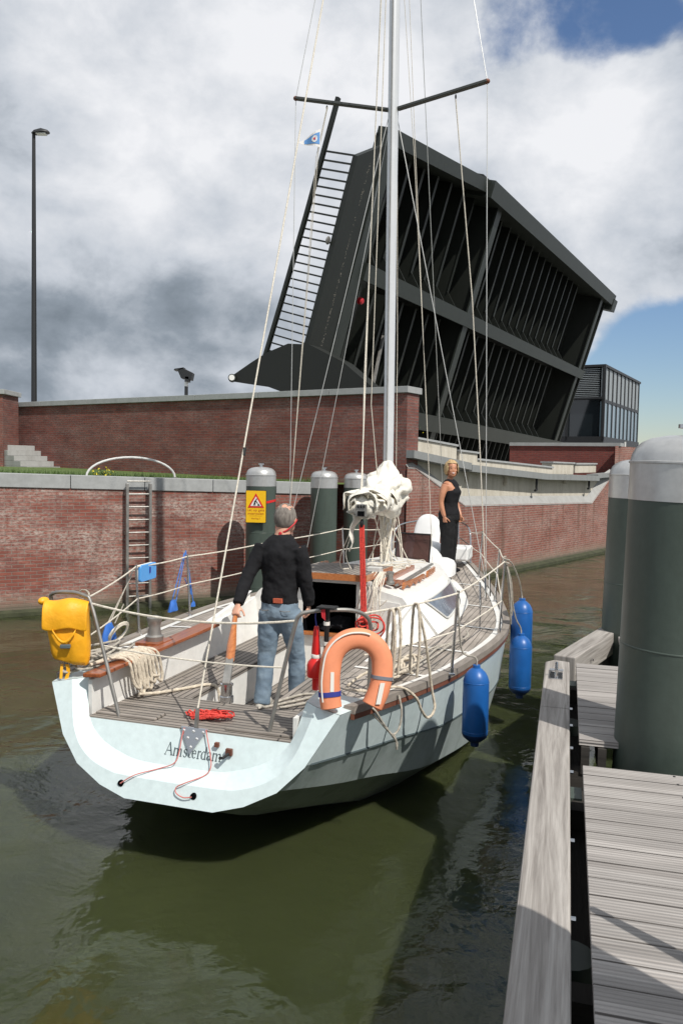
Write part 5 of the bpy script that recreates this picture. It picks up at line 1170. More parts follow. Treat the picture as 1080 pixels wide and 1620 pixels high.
T.part('sweater', mb, 'cloth_black', mods=RM(.011, 4) + [('DISPLACE', dict(texture=tex, strength=.028, mid_level=.36, texture_coords='LOCAL'))])
mb = MB(); rings_h(mb, [(1.70, 0, 1.645, .122, .168), (1.70, 0, 1.60, .125, .172), (1.695, 0, 1.52, .135, .180), (1.695, 0, 1.46, .125, .178), (1.70, 0, 1.42, .08, .14)])
for i, (p, r_) in enumerate(legs):
    q = [Vector(a) for a in p[:-1]]+[Vector(p[-1])+Vector((-.005, 0, -.045))]
    mb.tube(smoothpath(q, 4), [pchip([0, 4, 8, 12, 16], [.112, .102, .080, .078, .077], k) for k in range(17)], 16)
jn = T.part('jeans', mb, 'denim', mods=CL(.011, 4, .020, tex))
T.part('patch', MB().prism([(1.555, -.005, 1.60), (1.555, .075, 1.60), (1.550, .075, 1.64), (1.550, -.005, 1.64)], (.03, 0, 0)), 'patch', parent=jn)
for s_, z_ in ((-.10, 1.53), (.10, 1.53)): T.part('pocket', MB().tube(smoothpath([(1.575, s_-.05, z_+.0), (1.560, s_, z_-.004), (1.575, s_+.05, z_+.0)], 4), .003, 5), 'hair_grey', parent=jn)
for fx, fy in ((1.66, -.135), (1.93, .11)): T.part('shoe', MB().ell((fx+.02, fy, .645), (.15, .055, .05)).box((fx+.02, fy, .615), (.28, .10, .016)), 'shoe', smooth=True, bevel=.004)
pts = [hc+Vector((.02, .106, -.02)), hc+Vector((-.05, .098, -.06)), hc+Vector((-.098, .045, -.115)), hc+Vector((-.100, -.01, -.135)), hc+Vector((-.07, -.065, -.13)), hc+Vector((.02, -.085, -.11))]
T.part('red_band', MB().loft([[p+Vector((0, 0, .010)), p+Vector((-.004, .004, 0)), p-Vector((0, 0, .010)), p+Vector((.006, -.004, 0))] for p in smoothpath(pts, 5)]), 'red_cloth', smooth=True)
kn = hc+Vector((-.108, -.005, -.140))
T.part('red_band', MB().loft([[kn+Vector((-.03*t-.012, -.028*t, -.16*t)) + Vector((0, a_*(.010+.006*t), b_)) for a_, b_ in ((-1, 0), (0, .004), (1, 0), (0, -.004))] for t in [i/8 for i in range(9)]]).ell(kn, (.015, .018, .016), 10, 7), 'red_cloth', smooth=True)

# woman on the foredeck
wl = BOAT.world((7.30, .50, 1.20)); WF = Frame(wl, R(-28), False)
T = Thing('person', 'smiling woman with short blonde hair in a black sleeveless outfit standing on the foredeck', 'person', WF, (0, 0, 0))
tors = [(0, 0, .82, .110, .150), (-.008, 0, .90, .115, .160), (0, 0, 1.00, .095, .135), (.003, 0, 1.08, .088, .122), (.012, 0, 1.17, .100, .132), (.022, 0, 1.25, .112, .142), (.012, 0, 1.32, .092, .148), (0, 0, 1.385, .070, .145), (-.005, 0, 1.42, .05, .09), (0, 0, 1.445, .043, .047), (.012, 0, 1.50, .042, .043), (.02, 0, 1.53, .042, .042)]
legs = [([(0, s_*.075, .86), (.005, s_*.08, .66), (.01, s_*.08, .45), (-.005, s_*.08, .28), (-.01, s_*.08, .08)], (.088, .078, .055, .050, .036)) for s_ in (-1, 1)]
armR = ([(-.01, -.165, 1.350), (-.035, -.205, 1.23), (-.055, -.215, 1.10), (-.03, -.215, .98), (.0, -.205, .88)], (.060, .052, .043, .037, .028))
armL = ([(.0, .165, 1.350), (.01, .205, 1.23), (.02, .22, 1.10), (.07, .21, .98), (.12, .17, .88)], (.055, .050, .040, .034, .026))
mb = MB(); tors = [(x, y, z, rx*(1.30 if z < 1.4 else 1.1), ry*(1.12 if z < 1.4 else 1.1)) for x, y, z, rx, ry in tors]
rings_h(mb, tors)
for p, r_ in legs + [armR, armL]: mb.tube(smoothpath(p, 3), [pchip([0, 3, 6, 9, 12], list(r_), k) for k in range(13)], 12)
for s_ in (-1, 1): mb.ell((.05, s_*.08, .035), (.115, .04, .035))
ha = R(-52); hx_, hy_ = Vector((cos(ha), sin(ha), 0)), Vector((-sin(ha), cos(ha), 0)); hc = Vector((.022, 0, 1.605))
def hd_(a, b, c_): return hc + (hx_*a + hy_*b + Vector((0, 0, c_)))*1.13
mb.loft([[hd_(dx+cos(2*pi*j/20)*rx, sin(2*pi*j/20)*ry, dz) for j in range(20)] for dz, dx, rx, ry in ((-.115, .038, .025, .028), (-.10, .032, .050, .045), (-.06, .014, .078, .062), (-.02, .004, .088, .068), (.02, 0, .090, .070), (.055, -.003, .082, .065), (.08, -.004, .062, .052), (.098, -.004, .03, .028), (.102, -.004, .008, .008))])
mb.loft([[hd_(.080, -.012, -.04), hd_(.108, 0, -.036), hd_(.080, .012, -.04), hd_(.082, .006, 0), hd_(.082, -.006, 0)], [hd_(.084, k*.005, .014) for k in (-1, 0, 1, .5, -.5)]])
for s_ in (-1, 1): mb.ell(hd_(.066, s_*.036, -.030), (.024, .022, .020), 10, 7)
hand(mb, (.0, -.204, .875), (.12, .05, -.97), (.3, 1, 0), .92, .7, 1)
hand(mb, (.122, .168, .872), (.2, -.1, -.95), (-.2, -1, 0), .92, .7, -1)
T.part('body', mb, 'skin_tan', mods=RM(.0065, 3))
for s_ in (-1, 1):
    T.part('eye', MB().ell(hd_(.082, s_*.029, .004), (.007, .012, .005), 8, 6), 'sign_black')
    T.part('eyebrow', MB().tube([hd_(.082, s_*.018, .021), hd_(.084, s_*.030, .026), hd_(.076, s_*.042, .021)], .0028, 5), 'hair_grey')
T.part('lips', MB().loft([[hd_(.080+.012*(1-(k/4)**2)+.002, k*.0068, -.062+.0035*(k/4)**2*2+e_) for e_ in (.009, .0, -.009)] for k in range(-4, 5)], closed=False, cap=False), 'lip')
T.part('teeth', MB().loft([[hd_(.083+.012*(1-(k/4)**2)+.002, k*.0055, -.061+.0035*(k/4)**2*2+e_) for e_ in (.0045, -.005)] for k in range(-4, 5)], closed=False, cap=False), 'teeth')
mb = MB(); n_, m_ = 44, 30; cen = hd_(-.012, 0, -.002)
def hw_(i, j):
    t = -pi/2+pi*i/m_; a = 2*pi*j/n_; q = Vector((cos(t)*cos(a), cos(t)*sin(a), sin(t))); nn_ = 1+.09*noise.noise(Vector((q.x*5, q.y*5, q.z*2.5)))+.04*noise.noise(q*16)
    low = 1+.10*max(0, -q.z)
    return q, cen+hx_*(q.x*.124*nn_)+hy_*(q.y*.110*nn_*low)+Vector((0, 0, q.z*.136*nn_))
for i in range(m_):
    for j in range(n_):
        q, _ = hw_(i+.5, j+.5)
        if (q.x > .42-.06*abs(q.y*5) and q.z < .62 and abs(q.y) < .68) or q.z < -.78: continue
        mb.add([hw_(i, j)[1], hw_(i, j+1)[1], hw_(i+1, j+1)[1], hw_(i+1, j)[1]], [(0, 1, 2, 3)])
T.part('hair', mb, 'hair_blonde', smooth=True, angle=180, mods=[('SMOOTH', dict(factor=.5, iterations=1))])
mb = MB(); rings_h(mb, [(0, 0, .90, .162, .19), (0, 0, .96, .150, .178)] + [(x, y, z, rx+.012, ry+.010) for x, y, z, rx, ry in tors[2:6]] + [(.012, 0, 1.30, .138, .150), (.008, 0, 1.345, .112, .128), (.0, 0, 1.385, .100, .128), (-.002, 0, 1.42, .075, .098), (-.004, 0, 1.437, .060, .072)])
for s_ in (-1, 1): mb.ell((.095, s_*.062, 1.235), (.068, .064, .060))
for s_ in (-1, 1): mb.tube(smoothpath([(.105, s_*.070, 1.30), (.075, s_*.082, 1.375), (.0, s_*.092, 1.425), (-.07, s_*.080, 1.36), (-.09, s_*.07, 1.30)], 4), .024, 10)
T.part('top', mb, 'cloth_black', mods=CL(.009, 4, .012))
mb = MB(); rings_h(mb, [(0, 0, .985, .142, .165), (-.005, 0, .90, .165, .188), (0, 0, .82, .160, .182), (0, 0, .78, .10, .14)])
for p, r_ in legs: mb.tube(smoothpath(p, 3), [pchip([0, 3, 6, 9, 12], [.128, .115, .098, .095, .098], k) for k in range(13)], 14)
T.part('trousers', mb, 'cloth_black_shiny', mods=CL(.010, 4, .02))
for s_ in (-1, 1): T.part('shoe', MB().ell((.05, s_*.08, .04), (.13, .048, .042)), 'cloth_black', smooth=True)

# ================================================================ things on the yacht
def fender(c, r_, z0, z1, label, rope_to):
    T_ = Thing('fender', label, 'fender', BOAT, (c[0], c[1], z0), 'blue fenders hung along the starboard side')
    L_ = z1-z0; x, y = c
    T_.part('body', MB().lathe([(.02, L_*.04), (r_*.55, L_*.075), (r_*.9, L_*.12), (r_, L_*.17), (r_*1.01, L_*.5), (r_, L_*.80), (r_*.97, L_*.82), (r_*.9, L_*.86), (r_*.72, L_*.91), (r_*.45, L_*.95), (r_*.3, L_*.965), (r_*.28, L_)], (x, y, z0), 28), 'fender_blue', smooth=True)
    T_.part('end_cap', MB().lathe([(.01, 0), (r_*.32, .004), (r_*.34, L_*.05), (r_*.6, L_*.078), (r_*.915, L_*.121), (r_*1.005, L_*.16), (r_*1.006, L_*.165), (r_*.5, L_*.165)], (x, y, z0-.002), 28), 'fender_dark', smooth=True)
    for z in (.19, .79): T_.part('seam', MB().lathe([(r_*1.0, 0), (r_*1.018, .004), (r_*1.0, .008)], (x, y, z0+L_*z), 28), 'fender_blue', smooth=True)
    T_.part('rope', MB().tube(smoothpath([(x, y, z1-.02), (x, y-.01, z1+.06)] + list(rope_to), 5), .008, 6), 'rope_dirty', smooth=True)
fender((1.64, 1.80), .108, .50, 1.19, 'blue fender hanging alone below the middle stanchion of the starboard rail', [(1.62, 1.68, 1.3), (1.52, 1.66, 1.6), (1.52, 1.65, 1.79)])
fender((3.80, 1.96), .118, .34, 1.05, 'nearer and lower of the two overlapping blue fenders by the tall stanchion', [(3.7, 1.9, 1.25), (3.62, 1.84, 1.6), (3.58, 1.80, 1.85)])
fender((4.12, 1.93), .118, .66, 1.38, 'farther and higher of the two overlapping blue fenders by the tall stanchion', [(4.0, 1.9, 1.6), (3.8, 1.84, 1.8), (3.6, 1.80, 1.86)])
mb = MB(); rn = random.Random(11)
for i in range(5):
    a0 = rn.uniform(0, 1); mb.tube(smoothpath([(3.57, 1.80, 1.84), (3.60+rn.uniform(-.04, .12), 1.85, 1.6), (3.66+rn.uniform(-.05, .12), 1.86, 1.25+rn.uniform(-.1, .1)), (3.62+rn.uniform(-.05, .05), 1.84, 1.5), (3.57, 1.80, 1.83)], 6), .007, 6)
mb.tube([Vector((3.565+.035*cos(t), 1.80+.035*sin(t), 1.82+.006*t)) for t in [i*.5 for i in range(26)]], .008, 6)
single('tied_line', mb, 'rope_dirty', 'tangled pale line tied round the tall stanchion above the two fenders', 'rope', BOAT, (3.57, 1.80, 1.2), smooth=True)

# horseshoe lifebuoy
rc = Vector((.10, 1.215, 1.475)); view = Vector((-.80, .42, .12)).normalized(); side_ = Vector((0, 0, 1)).cross(view).normalized(); side_ = side_ if side_.y > 0 else -side_
upr = view.cross(side_); upr = upr if upr.z > 0 else -upr
T = Thing('lifebuoy', 'orange horseshoe lifebuoy hung on the stern rail with white tape and blue strap', 'lifebuoy', BOAT, (rc.x, rc.y, 1.2))
def rp_(a, b, o=0): return rc + side_*a + upr*b + view*o
path = [(-.150, -.278), (-.166, -.20), (-.178, -.10), (-.178, .0)] + [(-.176*cos(pi*i/14), .02+.176*sin(pi*i/14)) for i in range(1, 14)] + [(.180, -.02), (.176, -.09), (.160, -.16), (.138, -.22), (.126, -.25)]
path = [(a*cos(R(5))+b*sin(R(5)), -a*sin(R(5))+b*cos(R(5))) for a, b in path]
P3 = smoothpath([(a, b, 0) for a, b in path], 3)
def ush(P3_, hw, hd, n=16, grow=0):
    rings = []
    for i, p in enumerate(P3_):
        t = (P3_[min(i+1, len(P3_)-1)]-P3_[max(i-1, 0)]).normalized(); nx = Vector((-t.y, t.x, 0)); ring = []
        for j in range(n):
            a = 2*pi*j/n; ca, sa = cos(a), sin(a); k = (abs(ca)**2.7+abs(sa)**2.7)**(-1/2.7)
            q = p + nx*(ca*k*(hw+grow)); ring.append(rp_(q.x, q.y, sa*k*(hd+grow)))
        rings.append(ring)
    return MB().loft(rings)
T.part('foam_ring', ush(P3, .071, .055), 'orange_foam', smooth=True, bevel=.006)
n3 = len(P3)
T.part('white_strap', MB().tube([rp_(p.x*1.25, (p.y-.03)*(1.25 if p.y > .03 else 1)+.03, .060) for p in [P3[k]+Vector((-.012 if P3[k].x < 0 else .0, .0, 0)) for k in range(2, int(n3*.56))]], .006, 6), 'white_tape', smooth=True)
T.part('reflective_patch', MB().prism([rp_(-.19, -.15, .0560), rp_(-.165, -.15, .0560), rp_(-.163, -.02, .0560), rp_(-.186, -.02, .0560)], view*.003), 'white_tape')
T.part('blue_strap', ush(P3[3:5], .071, .055, grow=.005), 'strap_blue', smooth=True)
T.part('grey_strap', ush(P3[-12:-10], .071, .055, grow=.005), 'strap_grey', smooth=True)
T.part('white_strap', MB().loft([[rp_(.165-.008*k+e_, -.10-.035*k, .063) for e_ in (-.016, .016)] + [rp_(.165-.008*k+e_, -.10-.035*k, .067) for e_ in (.016, -.016)] for k in range(5)]), 'white_tape')

# rescue light
lc = Vector((.17, .90, 1.28))
T = Thing('rescue_light', 'bright red floating rescue light hanging on the stern rail beside the orange lifebuoy', 'rescue light', BOAT, tuple(lc))
T.part('float', MB().lathe([(.028, .075), (.060, .085), (.064, .10), (.064, .165), (.056, .19), (.034, .215), (.034, .22)], lc, 24), 'plastic_red', smooth=True)
T.part('battery_tube', MB().lathe([(.020, -.01), (.026, 0), (.026, .08)], lc, 18), 'plastic_red', smooth=True)
T.part('white_ring', MB().lathe([(.033, .215), (.035, .22), (.035, .24), (.032, .245)], lc, 18), 'white_tape', smooth=True)
T.part('cover', MB().loft([[lc+Vector((cos(a)*r_*(1+.12*sin(3*a)), sin(a)*r_*(1+.12*sin(3*a)), z)) for a in [2*pi*j/18 for j in range(18)]] for z, r_ in ((.245, .031), (.29, .029), (.34, .024), (.40, .022), (.44, .014))]), 'plastic_red', smooth=True)
T.part('cord', MB().tube([lc+Vector((0, 0, .43)), lc+Vector((.0, -.01, .50)), lc+Vector((-.02, 0, .55))], .005, 6), 'strap_blue')
T = Thing('rail_bracket', 'black plastic holder with a red tag clipped on the starboard stern rail', 'holder', BOAT, (.13, .99, 1.6))
T.part('plate', MB().box((.13, .99, 1.865), (.10, .13, .012)), 'dark_metal', bevel=.003)
T.part('stem', MB().tube([(.13, .99, 1.86), (.135, .985, 1.62), (.14, .98, 1.50)], .017, 10), 'dark_metal', smooth=True)
for z in (1.74, 1.60): T.part('clamp', MB().lathe([(.022, 0), (.022, .025)], (.135, .985, z), 12), 'white_tape')
T.part('tag', MB().prism([(.10, .955, 1.85), (.10, .985, 1.86), (.095, .99, 1.78), (.095, .965, 1.80)], (-.006, 0, 0)), 'red_cloth')

# yellow bag
T = Thing('throw_bag', 'bright yellow rescue bag with flap and handle hanging on the port stern rail', 'bag', BOAT, (.06, -1.07, 1.28))
bc = Vector((.05, -1.045, 1.545)); bf = Vector((-.93, .36, 0)).normalized(); bs_ = Vector((0, 0, 1)).cross(bf); bs_ = bs_ if bs_.y > 0 else -bs_
def bq(a, b, c_): return bc + bs_*a + Vector((0, 0, b)) + bf*c_
def rbox(rows, n=28, pw=4.0):
    return MB().loft([[bq(cx_+cos(a)*(abs(cos(a))**pw+abs(sin(a))**pw)**(-1/pw)*hw, z+zt_*cos(a), cz_+sin(a)*(abs(cos(a))**pw+abs(sin(a))**pw)**(-1/pw)*hd) for a in [2*pi*j/n for j in range(n)]] for z, hw, hd, cx_, cz_, zt_ in rows])
T.part('body', rbox([(-.235, .08, .04, .03, 0, -.03), (-.225, .125, .065, .03, 0, -.03), (-.17, .142, .078, .02, 0, -.02), (0, .150, .085, .01, 0, 0), (.14, .156, .080, 0, 0, 0), (.20, .155, .070, 0, 0, 0), (.235, .14, .05, 0, 0, 0)]), 'bag_yellow', smooth=True, angle=60, mods=[('SUBSURF', dict(levels=1, render_levels=1)), ('DISPLACE', dict(texture=tex, strength=.03, mid_level=.5))])
T.part('flap', MB().loft([[bq(a*.165*(1+.02*sin(b_*3)), z + .012*sin(a*4+1), c_+.006*cos(a*5)) for a in [-1+2*k/10 for k in range(11)]] for b_, (z, c_) in enumerate(((.235, -.04), (.255, .0), (.245, .05), (.20, .092), (.13, .105), (.06, .106), (.035, .104)))], closed=False, cap=False), 'bag_yellow', smooth=True, angle=80, mods=[('SOLIDIFY', dict(thickness=.008)), ('SUBSURF', dict(levels=1, render_levels=1))])
T.part('roll_end', MB().ell(bq(-.18, .235, 0), (.05, .035, .03), 12, 8), 'bag_yellow', smooth=True)
T.part('handle', MB().loft([[bq(-.085+.17*k/10+0, .03-.085*sin(pi*k/10)+e_, .11+.01*sin(pi*k/10)) for e_ in (-.012, .012)] for k in range(11)], closed=False, cap=False), 'bag_yellow', mods=[('SOLIDIFY', dict(thickness=.006))], smooth=True)
T.part('buckle', MB().box(bq(.01, -.085, .108), (.03, .075, .03), (bf, bs_, Vector((0, 0, 1)))), 'letter_dark', bevel=.006)
T.part('strap', MB().loft([[bq(.0+.01*sin(k)+e_, -.24-.03*k, .03) for e_ in (-.013, .013)] for k in range(5)], closed=False, cap=False), 'bag_yellow', mods=[('SOLIDIFY', dict(thickness=.004))])
T.part('strap', MB().loft([[bq(-.04+e_, -.24-.035*k, .02+.01*k) for e_ in (-.010, .010)] for k in range(4)], closed=False, cap=False), 'bag_yellow', mods=[('SOLIDIFY', dict(thickness=.004))])
T.part('tie_line', MB().tube([Vector((.10, -.94+.045*cos(t), 1.83+.035*sin(t))) for t in [2*pi*j/16 for j in range(33)]], .007, 6), 'rope_white')

# blue board, blue canvas bags
T = Thing('cushion_board', 'light blue flat board with white edge clipped to the port lifeline beside the ladder', 'board', BOAT, (2.2, -1.69, 1.6))
bp_ = [(a, b) for a, b in rrect(.20, .085, .03)]; fx = Vector((.96, -.14, -.015)).normalized(); cc_ = Vector((2.22, -1.70, 1.70)); oo_ = fx.cross(Vector((0, 0, 1))).normalized()
T.part('backing', MB().prism([cc_+fx*a+Vector((0, 0, b)) for a, b in bp_], oo_*.03), 'white_tape', bevel=.008)
T.part('face', MB().prism([cc_+fx*a+Vector((0, 0, b))-oo_*.032 for a, b in bp_], oo_*.03), 'board_blue', bevel=.006)
T.part('tie', MB().box(cc_+fx*.02+Vector((0, 0, .02))-oo_*.036, (.02, .01, .06)), 'strap_blue')
def cbag(c, w_, h_, label, lines):
    T_ = Thing('canvas_pouch', label, 'pouch', BOAT, (c[0], c[1], c[2]-h_)); c = Vector(c)
    T_.part('pouch', MB().loft([[crumple(c+Vector((cos(a)*w_*k, sin(a)*w_*.45*k, -h_*t)), .012, 9, 4) for a in [2*pi*j/18 for j in range(18)]] for t, k in ((0, .45), (.3, .75), (.7, 1), (.93, 1.05), (1, .8))]), 'canvas_blue', smooth=True)
    for a, b in lines: T_.part('line', MB().tube(sag(a, b, .0, 3), .006, 6), 'rope_blue' if 'rope' in label else 'rope_dirty')
cbag((1.50, -1.66, 1.30), .10, .20, 'blue canvas pouch tied low outside the port rail beside the yellow bag', [((1.50, -1.66, 1.28), (1.92, -1.66, 1.76)), ((1.46, -1.66, 1.28), (1.90, -1.67, 1.70)), ((1.60, -1.66, 1.28), (1.72, -1.64, 1.45))])
cbag((2.95, -1.80, 1.28), .09, .12, 'blue pouch with blue rope hanging at the second port stanchion', [((2.92, -1.80, 1.26), (3.17, -1.78, 1.80)), ((3.02, -1.80, 1.26), (3.22, -1.79, 1.82)), ((3.22, -1.79, 1.82), (3.30, -1.76, 1.30)), ((3.30, -1.76, 1.30), (3.2, -1.79, 1.5))])
cbag((3.35, -1.76, 1.22), .045, .07, 'small blue pouch beside the blue rope at the second port stanchion', [((3.35, -1.76, 1.2), (3.24, -1.78, 1.72))])

# ropes
def warp(name, pts, r_, m_, label, base, k=8, extra=None, strand=.16):
    m2 = MB().tube(smoothpath(pts, k), r_, 12, strand=strand, pitch=r_*7)
    for e_ in (extra or []): m2.tube(smoothpath(e_, k), r_, 12, strand=strand, pitch=r_*7)
    return single(name, m2, m_, label, 'rope', BOAT, base, smooth=True, angle=75)
rn = random.Random(21); ex = []
for i in range(7):          # hanks hanging from the coaming into the cockpit
    a = .28+.055*i; dn = .26+.02*sin(i)+rn.uniform(-.03, .03)
    ex.append([(.12+.03*i, -.90, 1.29), (a+.05, -.82, 1.305), (a+.08, -.715, 1.27), (a+.10+rn.uniform(-.02, .02), -.69, 1.12), (a+.14, -.675, 1.30-dn), (a+.19, -.68, 1.29-dn), (a+.20, -.69, 1.12), (a+.16, -.72, 1.275), (a+.08, -.84, 1.31)])
warp('rope_coil', [(.45, -.68, 1.00), (.62, -.60, .975), (.85, -.48, .965), (1.0, -.38, .965), (1.05, -.30, .94), (1.06, -.27, .80)], .0125, 'rope_cream', 'thick cream rope coil draped over the port coaming into the cockpit', (.4, -.75, 1), extra=ex)
ex = []
for i in range(10):
    c_ = Vector((.32+rn.uniform(-.12, .25), -1.03+rn.uniform(-.08, .08), 1.225+.012*i)); rx, ry = rn.uniform(.14, .26), rn.uniform(.05, .10)
    ex.append([c_+Vector((cos(t)*rx, sin(t)*ry, .01*sin(2*t))) for t in [2*pi*j/9 for j in range(10)]])
warp('rope_pile', ex[0], .010, 'rope_dirty', 'grey and white mooring line heaped on the port quarter under the yellow bag', (.3, -1.03, 1.2), 5, ex[1:])
ex = []
for i in range(3): ex.append([Vector((1.45+cos(t)*(.12+.01*i), -1.52+sin(t)*.05, 1.22+.09*sin(t)+.01*i)) for t in [2*pi*j/12 for j in range(13)]])
warp('rope_loop', ex[0], .008, 'rope_white', 'small white rope loop standing up on the port side deck behind the winch', (1.45, -1.52, 1.12), 4, ex[1:])
rn = random.Random(4); ex = []
def lrail(x): return pchip([.15, 1.52, 3.55], [1.26, 1.65, 1.79], x)
for x in (.46, .53, .78):          # hanks over the starboard lifeline
    L_ = rn.uniform(.42, .68); y = lrail(x); z = 1.80
    ex.append([(x-.02, y+.02, z-L_), (x-.015, y+.035, z-L_*.5), (x, y+.02, z-.02), (x+.02, y-.005, z+.015), (x+.04, y-.03, z-.03), (x+.06, y-.045, z-L_*.55), (x+.05, y-.05, z-L_*.95), (x+.10, y-.04, z-L_*1.02)])
for i in range(7):
    c_ = Vector((.95+rn.uniform(-.40, .55), 1.20+rn.uniform(-.12, .14), 1.17+rn.uniform(0, .05))); rx, ry = rn.uniform(.12, .30), rn.uniform(.05, .13); a0 = rn.uniform(0, 6)
    ex.append([c_+Vector((cos(t+a0)*rx, sin(t+a0)*ry, .02*sin(2*t+a0)+.015)) for t in [2*pi*j/9*.9 for j in range(10)]])
warp('mooring_rope', [(.55, 1.22, 1.21), (.70, 1.38, 1.20), (.82, 1.47, 1.10), (.90, 1.50, .98), (1.00, 1.53, .90), (1.10, 1.56, .95), (1.10, 1.53, 1.12), (.98, 1.50, 1.5), (.90, 1.45, 1.79)], .0105, 'rope_cream', 'thick pale rope hung in loops over the starboard lifeline and down the hull', (1.1, 1.4, 1.15), extra=ex)
ex = [[(1.5, 1.25, 1.14), (2.0, 1.3, 1.13), (2.4, 1.32, 1.13), (2.8, 1.45, 1.13)], [(1.5, 1.3, 1.14), (2.1, 1.36, 1.13), (2.6, 1.42, 1.14), (3.0, 1.50, 1.13), (3.3, 1.45, 1.13)]]
warp('deck_line', [(1.6, 1.15, 1.15), (1.9, 1.2, 1.14), (2.3, 1.25, 1.13), (2.6, 1.36, 1.13)], .009, 'rope_dirty', 'dirty white line running forward along the starboard side deck', (2, 1.3, 1.1), 5, ex)
warp('buoy_line', [(.30, 1.16, 1.17), (.34, 1.27, 1.13), (.42, 1.33, 1.0), (.52, 1.37, .90), (.60, 1.40, .93), (.62, 1.41, 1.05), (.64, 1.38, 1.16)], .008, 'rope_dirty', 'thin tangled line hanging down the hull below the orange lifebuoy', (.4, 1.2, 1.1), 6,
     [[(.32, 1.18, 1.18), (.40, 1.31, 1.02), (.54, 1.385, .86), (.57, 1.395, .80)], [(.53, 1.38, .89), (.55, 1.39, .84), (.56, 1.395, .78)]])
warp('cockpit_line', [(.75, .35, .96), (.9, .42, .965), (1.05, .5, .965), (1.1, .62, .96), (1.3, .66, .96)], .010, 'rope_dirty', 'dark line lying on the starboard bench behind the man', (1, .5, .95), 6, [[(.55, .30, .965), (.75, .44, .965), (1.0, .58, .965), (1.2, .6, .97)], [(.62, .45, .965), (.8, .60, .97), (.95, .68, .965)]])
rn = random.Random(8); mb = MB()
for i in range(16):
    c_ = Vector((.20+rn.uniform(-.02, .03), -.03+rn.uniform(-.02, .02)+.012*i, .975+rn.uniform(0, .03))); rx, ry = rn.uniform(.03, .07), rn.uniform(.06, .12)
    mb.tube([c_+Vector((cos(t)*rx+rn.uniform(-.006, .006), sin(t)*ry, .008*sin(3*t)+rn.uniform(-.003, .003))) for t in [2*pi*j/14 for j in range(15)]], .0062, 5)
single('red_rope_hank', mb, 'rope_red', 'small hank of bright red rope lying on the aft deck above the name', 'rope', BOAT, (.2, .07, .96), smooth=True)
def rk(y, z, o=.022, pan_=True): return (rake(z)+(.055 if pan_ else -.01)-o, y, z)
pl_ = [(.0, .965, 1), (-.005, .90, 1), (-.005, .80, 1), (-.03, .735, 1), (-.14, .69, 1), (-.28, .655, 0), (-.38, .59, 0)]
single('thin_cord', MB().tube(smoothpath([rk(y, z, .03, k) for y, z, k in pl_], 5), .004, 6), 'cord_pink', 'thin pink cord curving across the transom from the chainplate to the left drain hole', 'cord', BOAT, (-.1, 0, .95), smooth=True)
pl_ = [(.17, .97, 1), (.20, .90, 1), (.235, .82, 1), (.255, .745, 1), (.22, .69, 1), (.12, .655, 0), (.055, .62, 0), (.06, .585, 0), (.12, .565, 0), (.18, .575, 0)]
single('thin_cord', MB().tube(smoothpath([rk(y, z, .03, k) for y, z, k in pl_], 5), .004, 6), 'cord_pink', 'thin pink cord falling from the red hank to the right drain hole', 'cord', BOAT, (-.1, .2, .95), smooth=True)

# black jacket inside the companionway, white dinghy on the foredeck
mb = MB().loft([[crumple(Vector((3.35+cos(a)*.16*k, .02+sin(a)*.22*k, 1.03+z)), .05, 7, 6) for a in [2*pi*j/20 for j in range(20)]] for z, k in ((0, 1), (.05, .95), (.10, .6), (.13, .1))])
single('black_jacket', mb, 'cloth_black', 'crumpled black jacket lying in the companionway', 'jacket', BOAT, (3.35, .02, 1.03), smooth=True)
T = Thing('white_dinghy', 'white upturned dinghy with a rounded raised end lying on the foredeck beside the woman', 'dinghy', BOAT, (7.3, .0, 1.2))
rings = []
for i in range(15):
    t = i/14; x = 6.55+1.75*t; hw = .50*(1-abs(2*t-1)**3.2*.75); hh_ = .34*(1-abs(2*t-1)**3*.7)+.10*t; y0 = .02
    rings.append([(x, y0-hw, 1.24+.03*t), (x, y0-hw*1.02, 1.30), (x, y0-hw*.86, 1.24+hh_*.7), (x, y0-hw*.5, 1.24+hh_), (x, y0, 1.24+hh_*1.08), (x, y0+hw*.5, 1.24+hh_), (x, y0+hw*.86, 1.24+hh_*.7), (x, y0+hw*1.02, 1.30), (x, y0+hw, 1.24+.03*t)])
T.part('hull', MB().loft(rings), 'tarp_white', smooth=True, angle=60, mods=[('SUBSURF', dict(levels=1, render_levels=1))])
T.part('raised_end', MB().loft([[(8.05+.10*u_*u_+dx, .0+cos(pi*k/14)*w_, 1.45+.50*u_+.09*sin(pi*k/14)) for k in range(15)] for u_, w_, dx in ((0, .20, 0), (.3, .21, .0), (.7, .19, .02), (1.0, .14, .03))], closed=False, cap=False), 'tarp_white', smooth=True, mods=[('SOLIDIFY', dict(thickness=.04)), ('SUBSURF', dict(levels=1, render_levels=1))])
T.part('seat', MB().box((8.2, .55, 1.42), (.5, .3, .22)), 'tarp_white', bevel=.03)
T.part('rounded_cover', MB().loft([[(6.72+cos(a)*.36*k*(abs(cos(a))**4+abs(sin(a))**4)**-.25, .40+sin(a)*.30*k*(abs(cos(a))**4+abs(sin(a))**4)**-.25, z) for a in [2*pi*j/24 for j in range(24)]] for z, k in ((1.24, 1), (1.38, 1), (1.44, .9), (1.475, .65), (1.485, .2))]), 'tarp_white', smooth=True, angle=60)
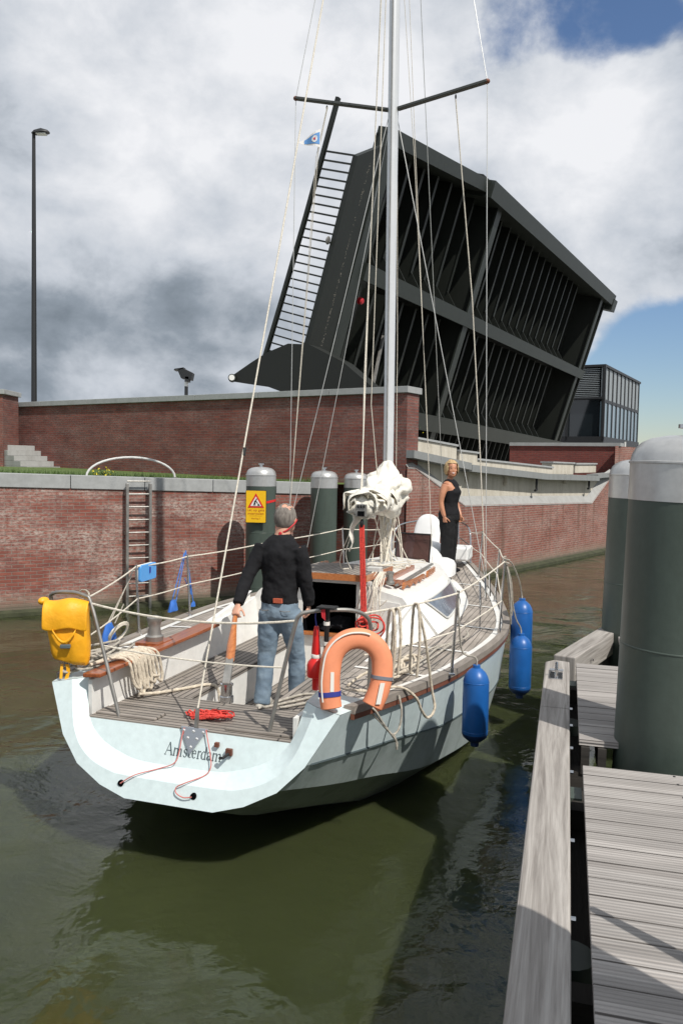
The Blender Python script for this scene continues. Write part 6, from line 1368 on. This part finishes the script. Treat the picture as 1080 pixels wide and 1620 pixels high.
T.part('keel_strip', MB().tube([(6.7, .02, 1.565), (7.4, .02, 1.66), (8.1, .02, 1.62)], .015, 6), 'grey_white')
T = Thing('anchor', 'grey galvanised anchor and windlass on the bow', 'anchor', BOAT, (8.9, .15, 1.25))
T.part('shank', MB().bar((8.5, .15, 1.30), (9.2, .12, 1.40), .04, .05), 'galv', bevel=.004)
T.part('fluke', MB().prism([(8.5, .0, 1.30), (8.75, .15, 1.32), (8.5, .32, 1.30), (8.35, .15, 1.36)], (0, 0, .02)), 'galv')
T.part('drum', MB().lathe([(.06, 0), (.07, .02), (.05, .05), (.05, .1), (.07, .13), (.06, .15)], (8.4, -.1, 1.24), 16), 'galv', smooth=True)

# pennant under the port spreader
T = Thing('pennant', 'small blue and white triangular pennant flying under the port spreader', 'flag', BOAT, (5.3, -.96, 7.0))
fo = Vector((5.27, -.965, 7.13)); ft = Vector((-.25, -.93, -.14)).normalized()
def fg(t, h, o=0): return fo + ft*(.30*t) + Vector((0, 0, (.12*(1-t))*h - .02*t)) + ft.cross(Vector((0, 0, 1)))*(.025*sin(t*7)+o)
def tri(t0, t1, s_, o):
    return MB().loft([[fg(t0+(t1-t0)*i/10, s_*(1-0*i)*k, o) for k in (-1, 0, 1)] for i in range(11)], closed=False, cap=False)
T.part('cloth', tri(0, 1, 1, 0), 'sign_white', mods=[('SOLIDIFY', dict(thickness=.002))])
T.part('blue_field', tri(.02, .72, .68, .004), 'flag_blue', mods=[('SOLIDIFY', dict(thickness=.001))])
T.part('blue_field', tri(.02, .72, .68, -.004), 'flag_blue', mods=[('SOLIDIFY', dict(thickness=.001))])
for o_ in (.008, -.008): T.part('emblem', MB().add([fg(.25+.13*cos(2*pi*i/14), .48*sin(2*pi*i/14), o_) for i in range(14)], [tuple(range(14))]), 'sign_white')
for o_ in (.010, -.010): T.part('emblem_mark', MB().add([fg(.25+.05*cos(2*pi*i/5+.3), .2*sin(2*pi*i/5+.3), o_) for i in range(5)], [tuple(range(5))]), 'sign_red')
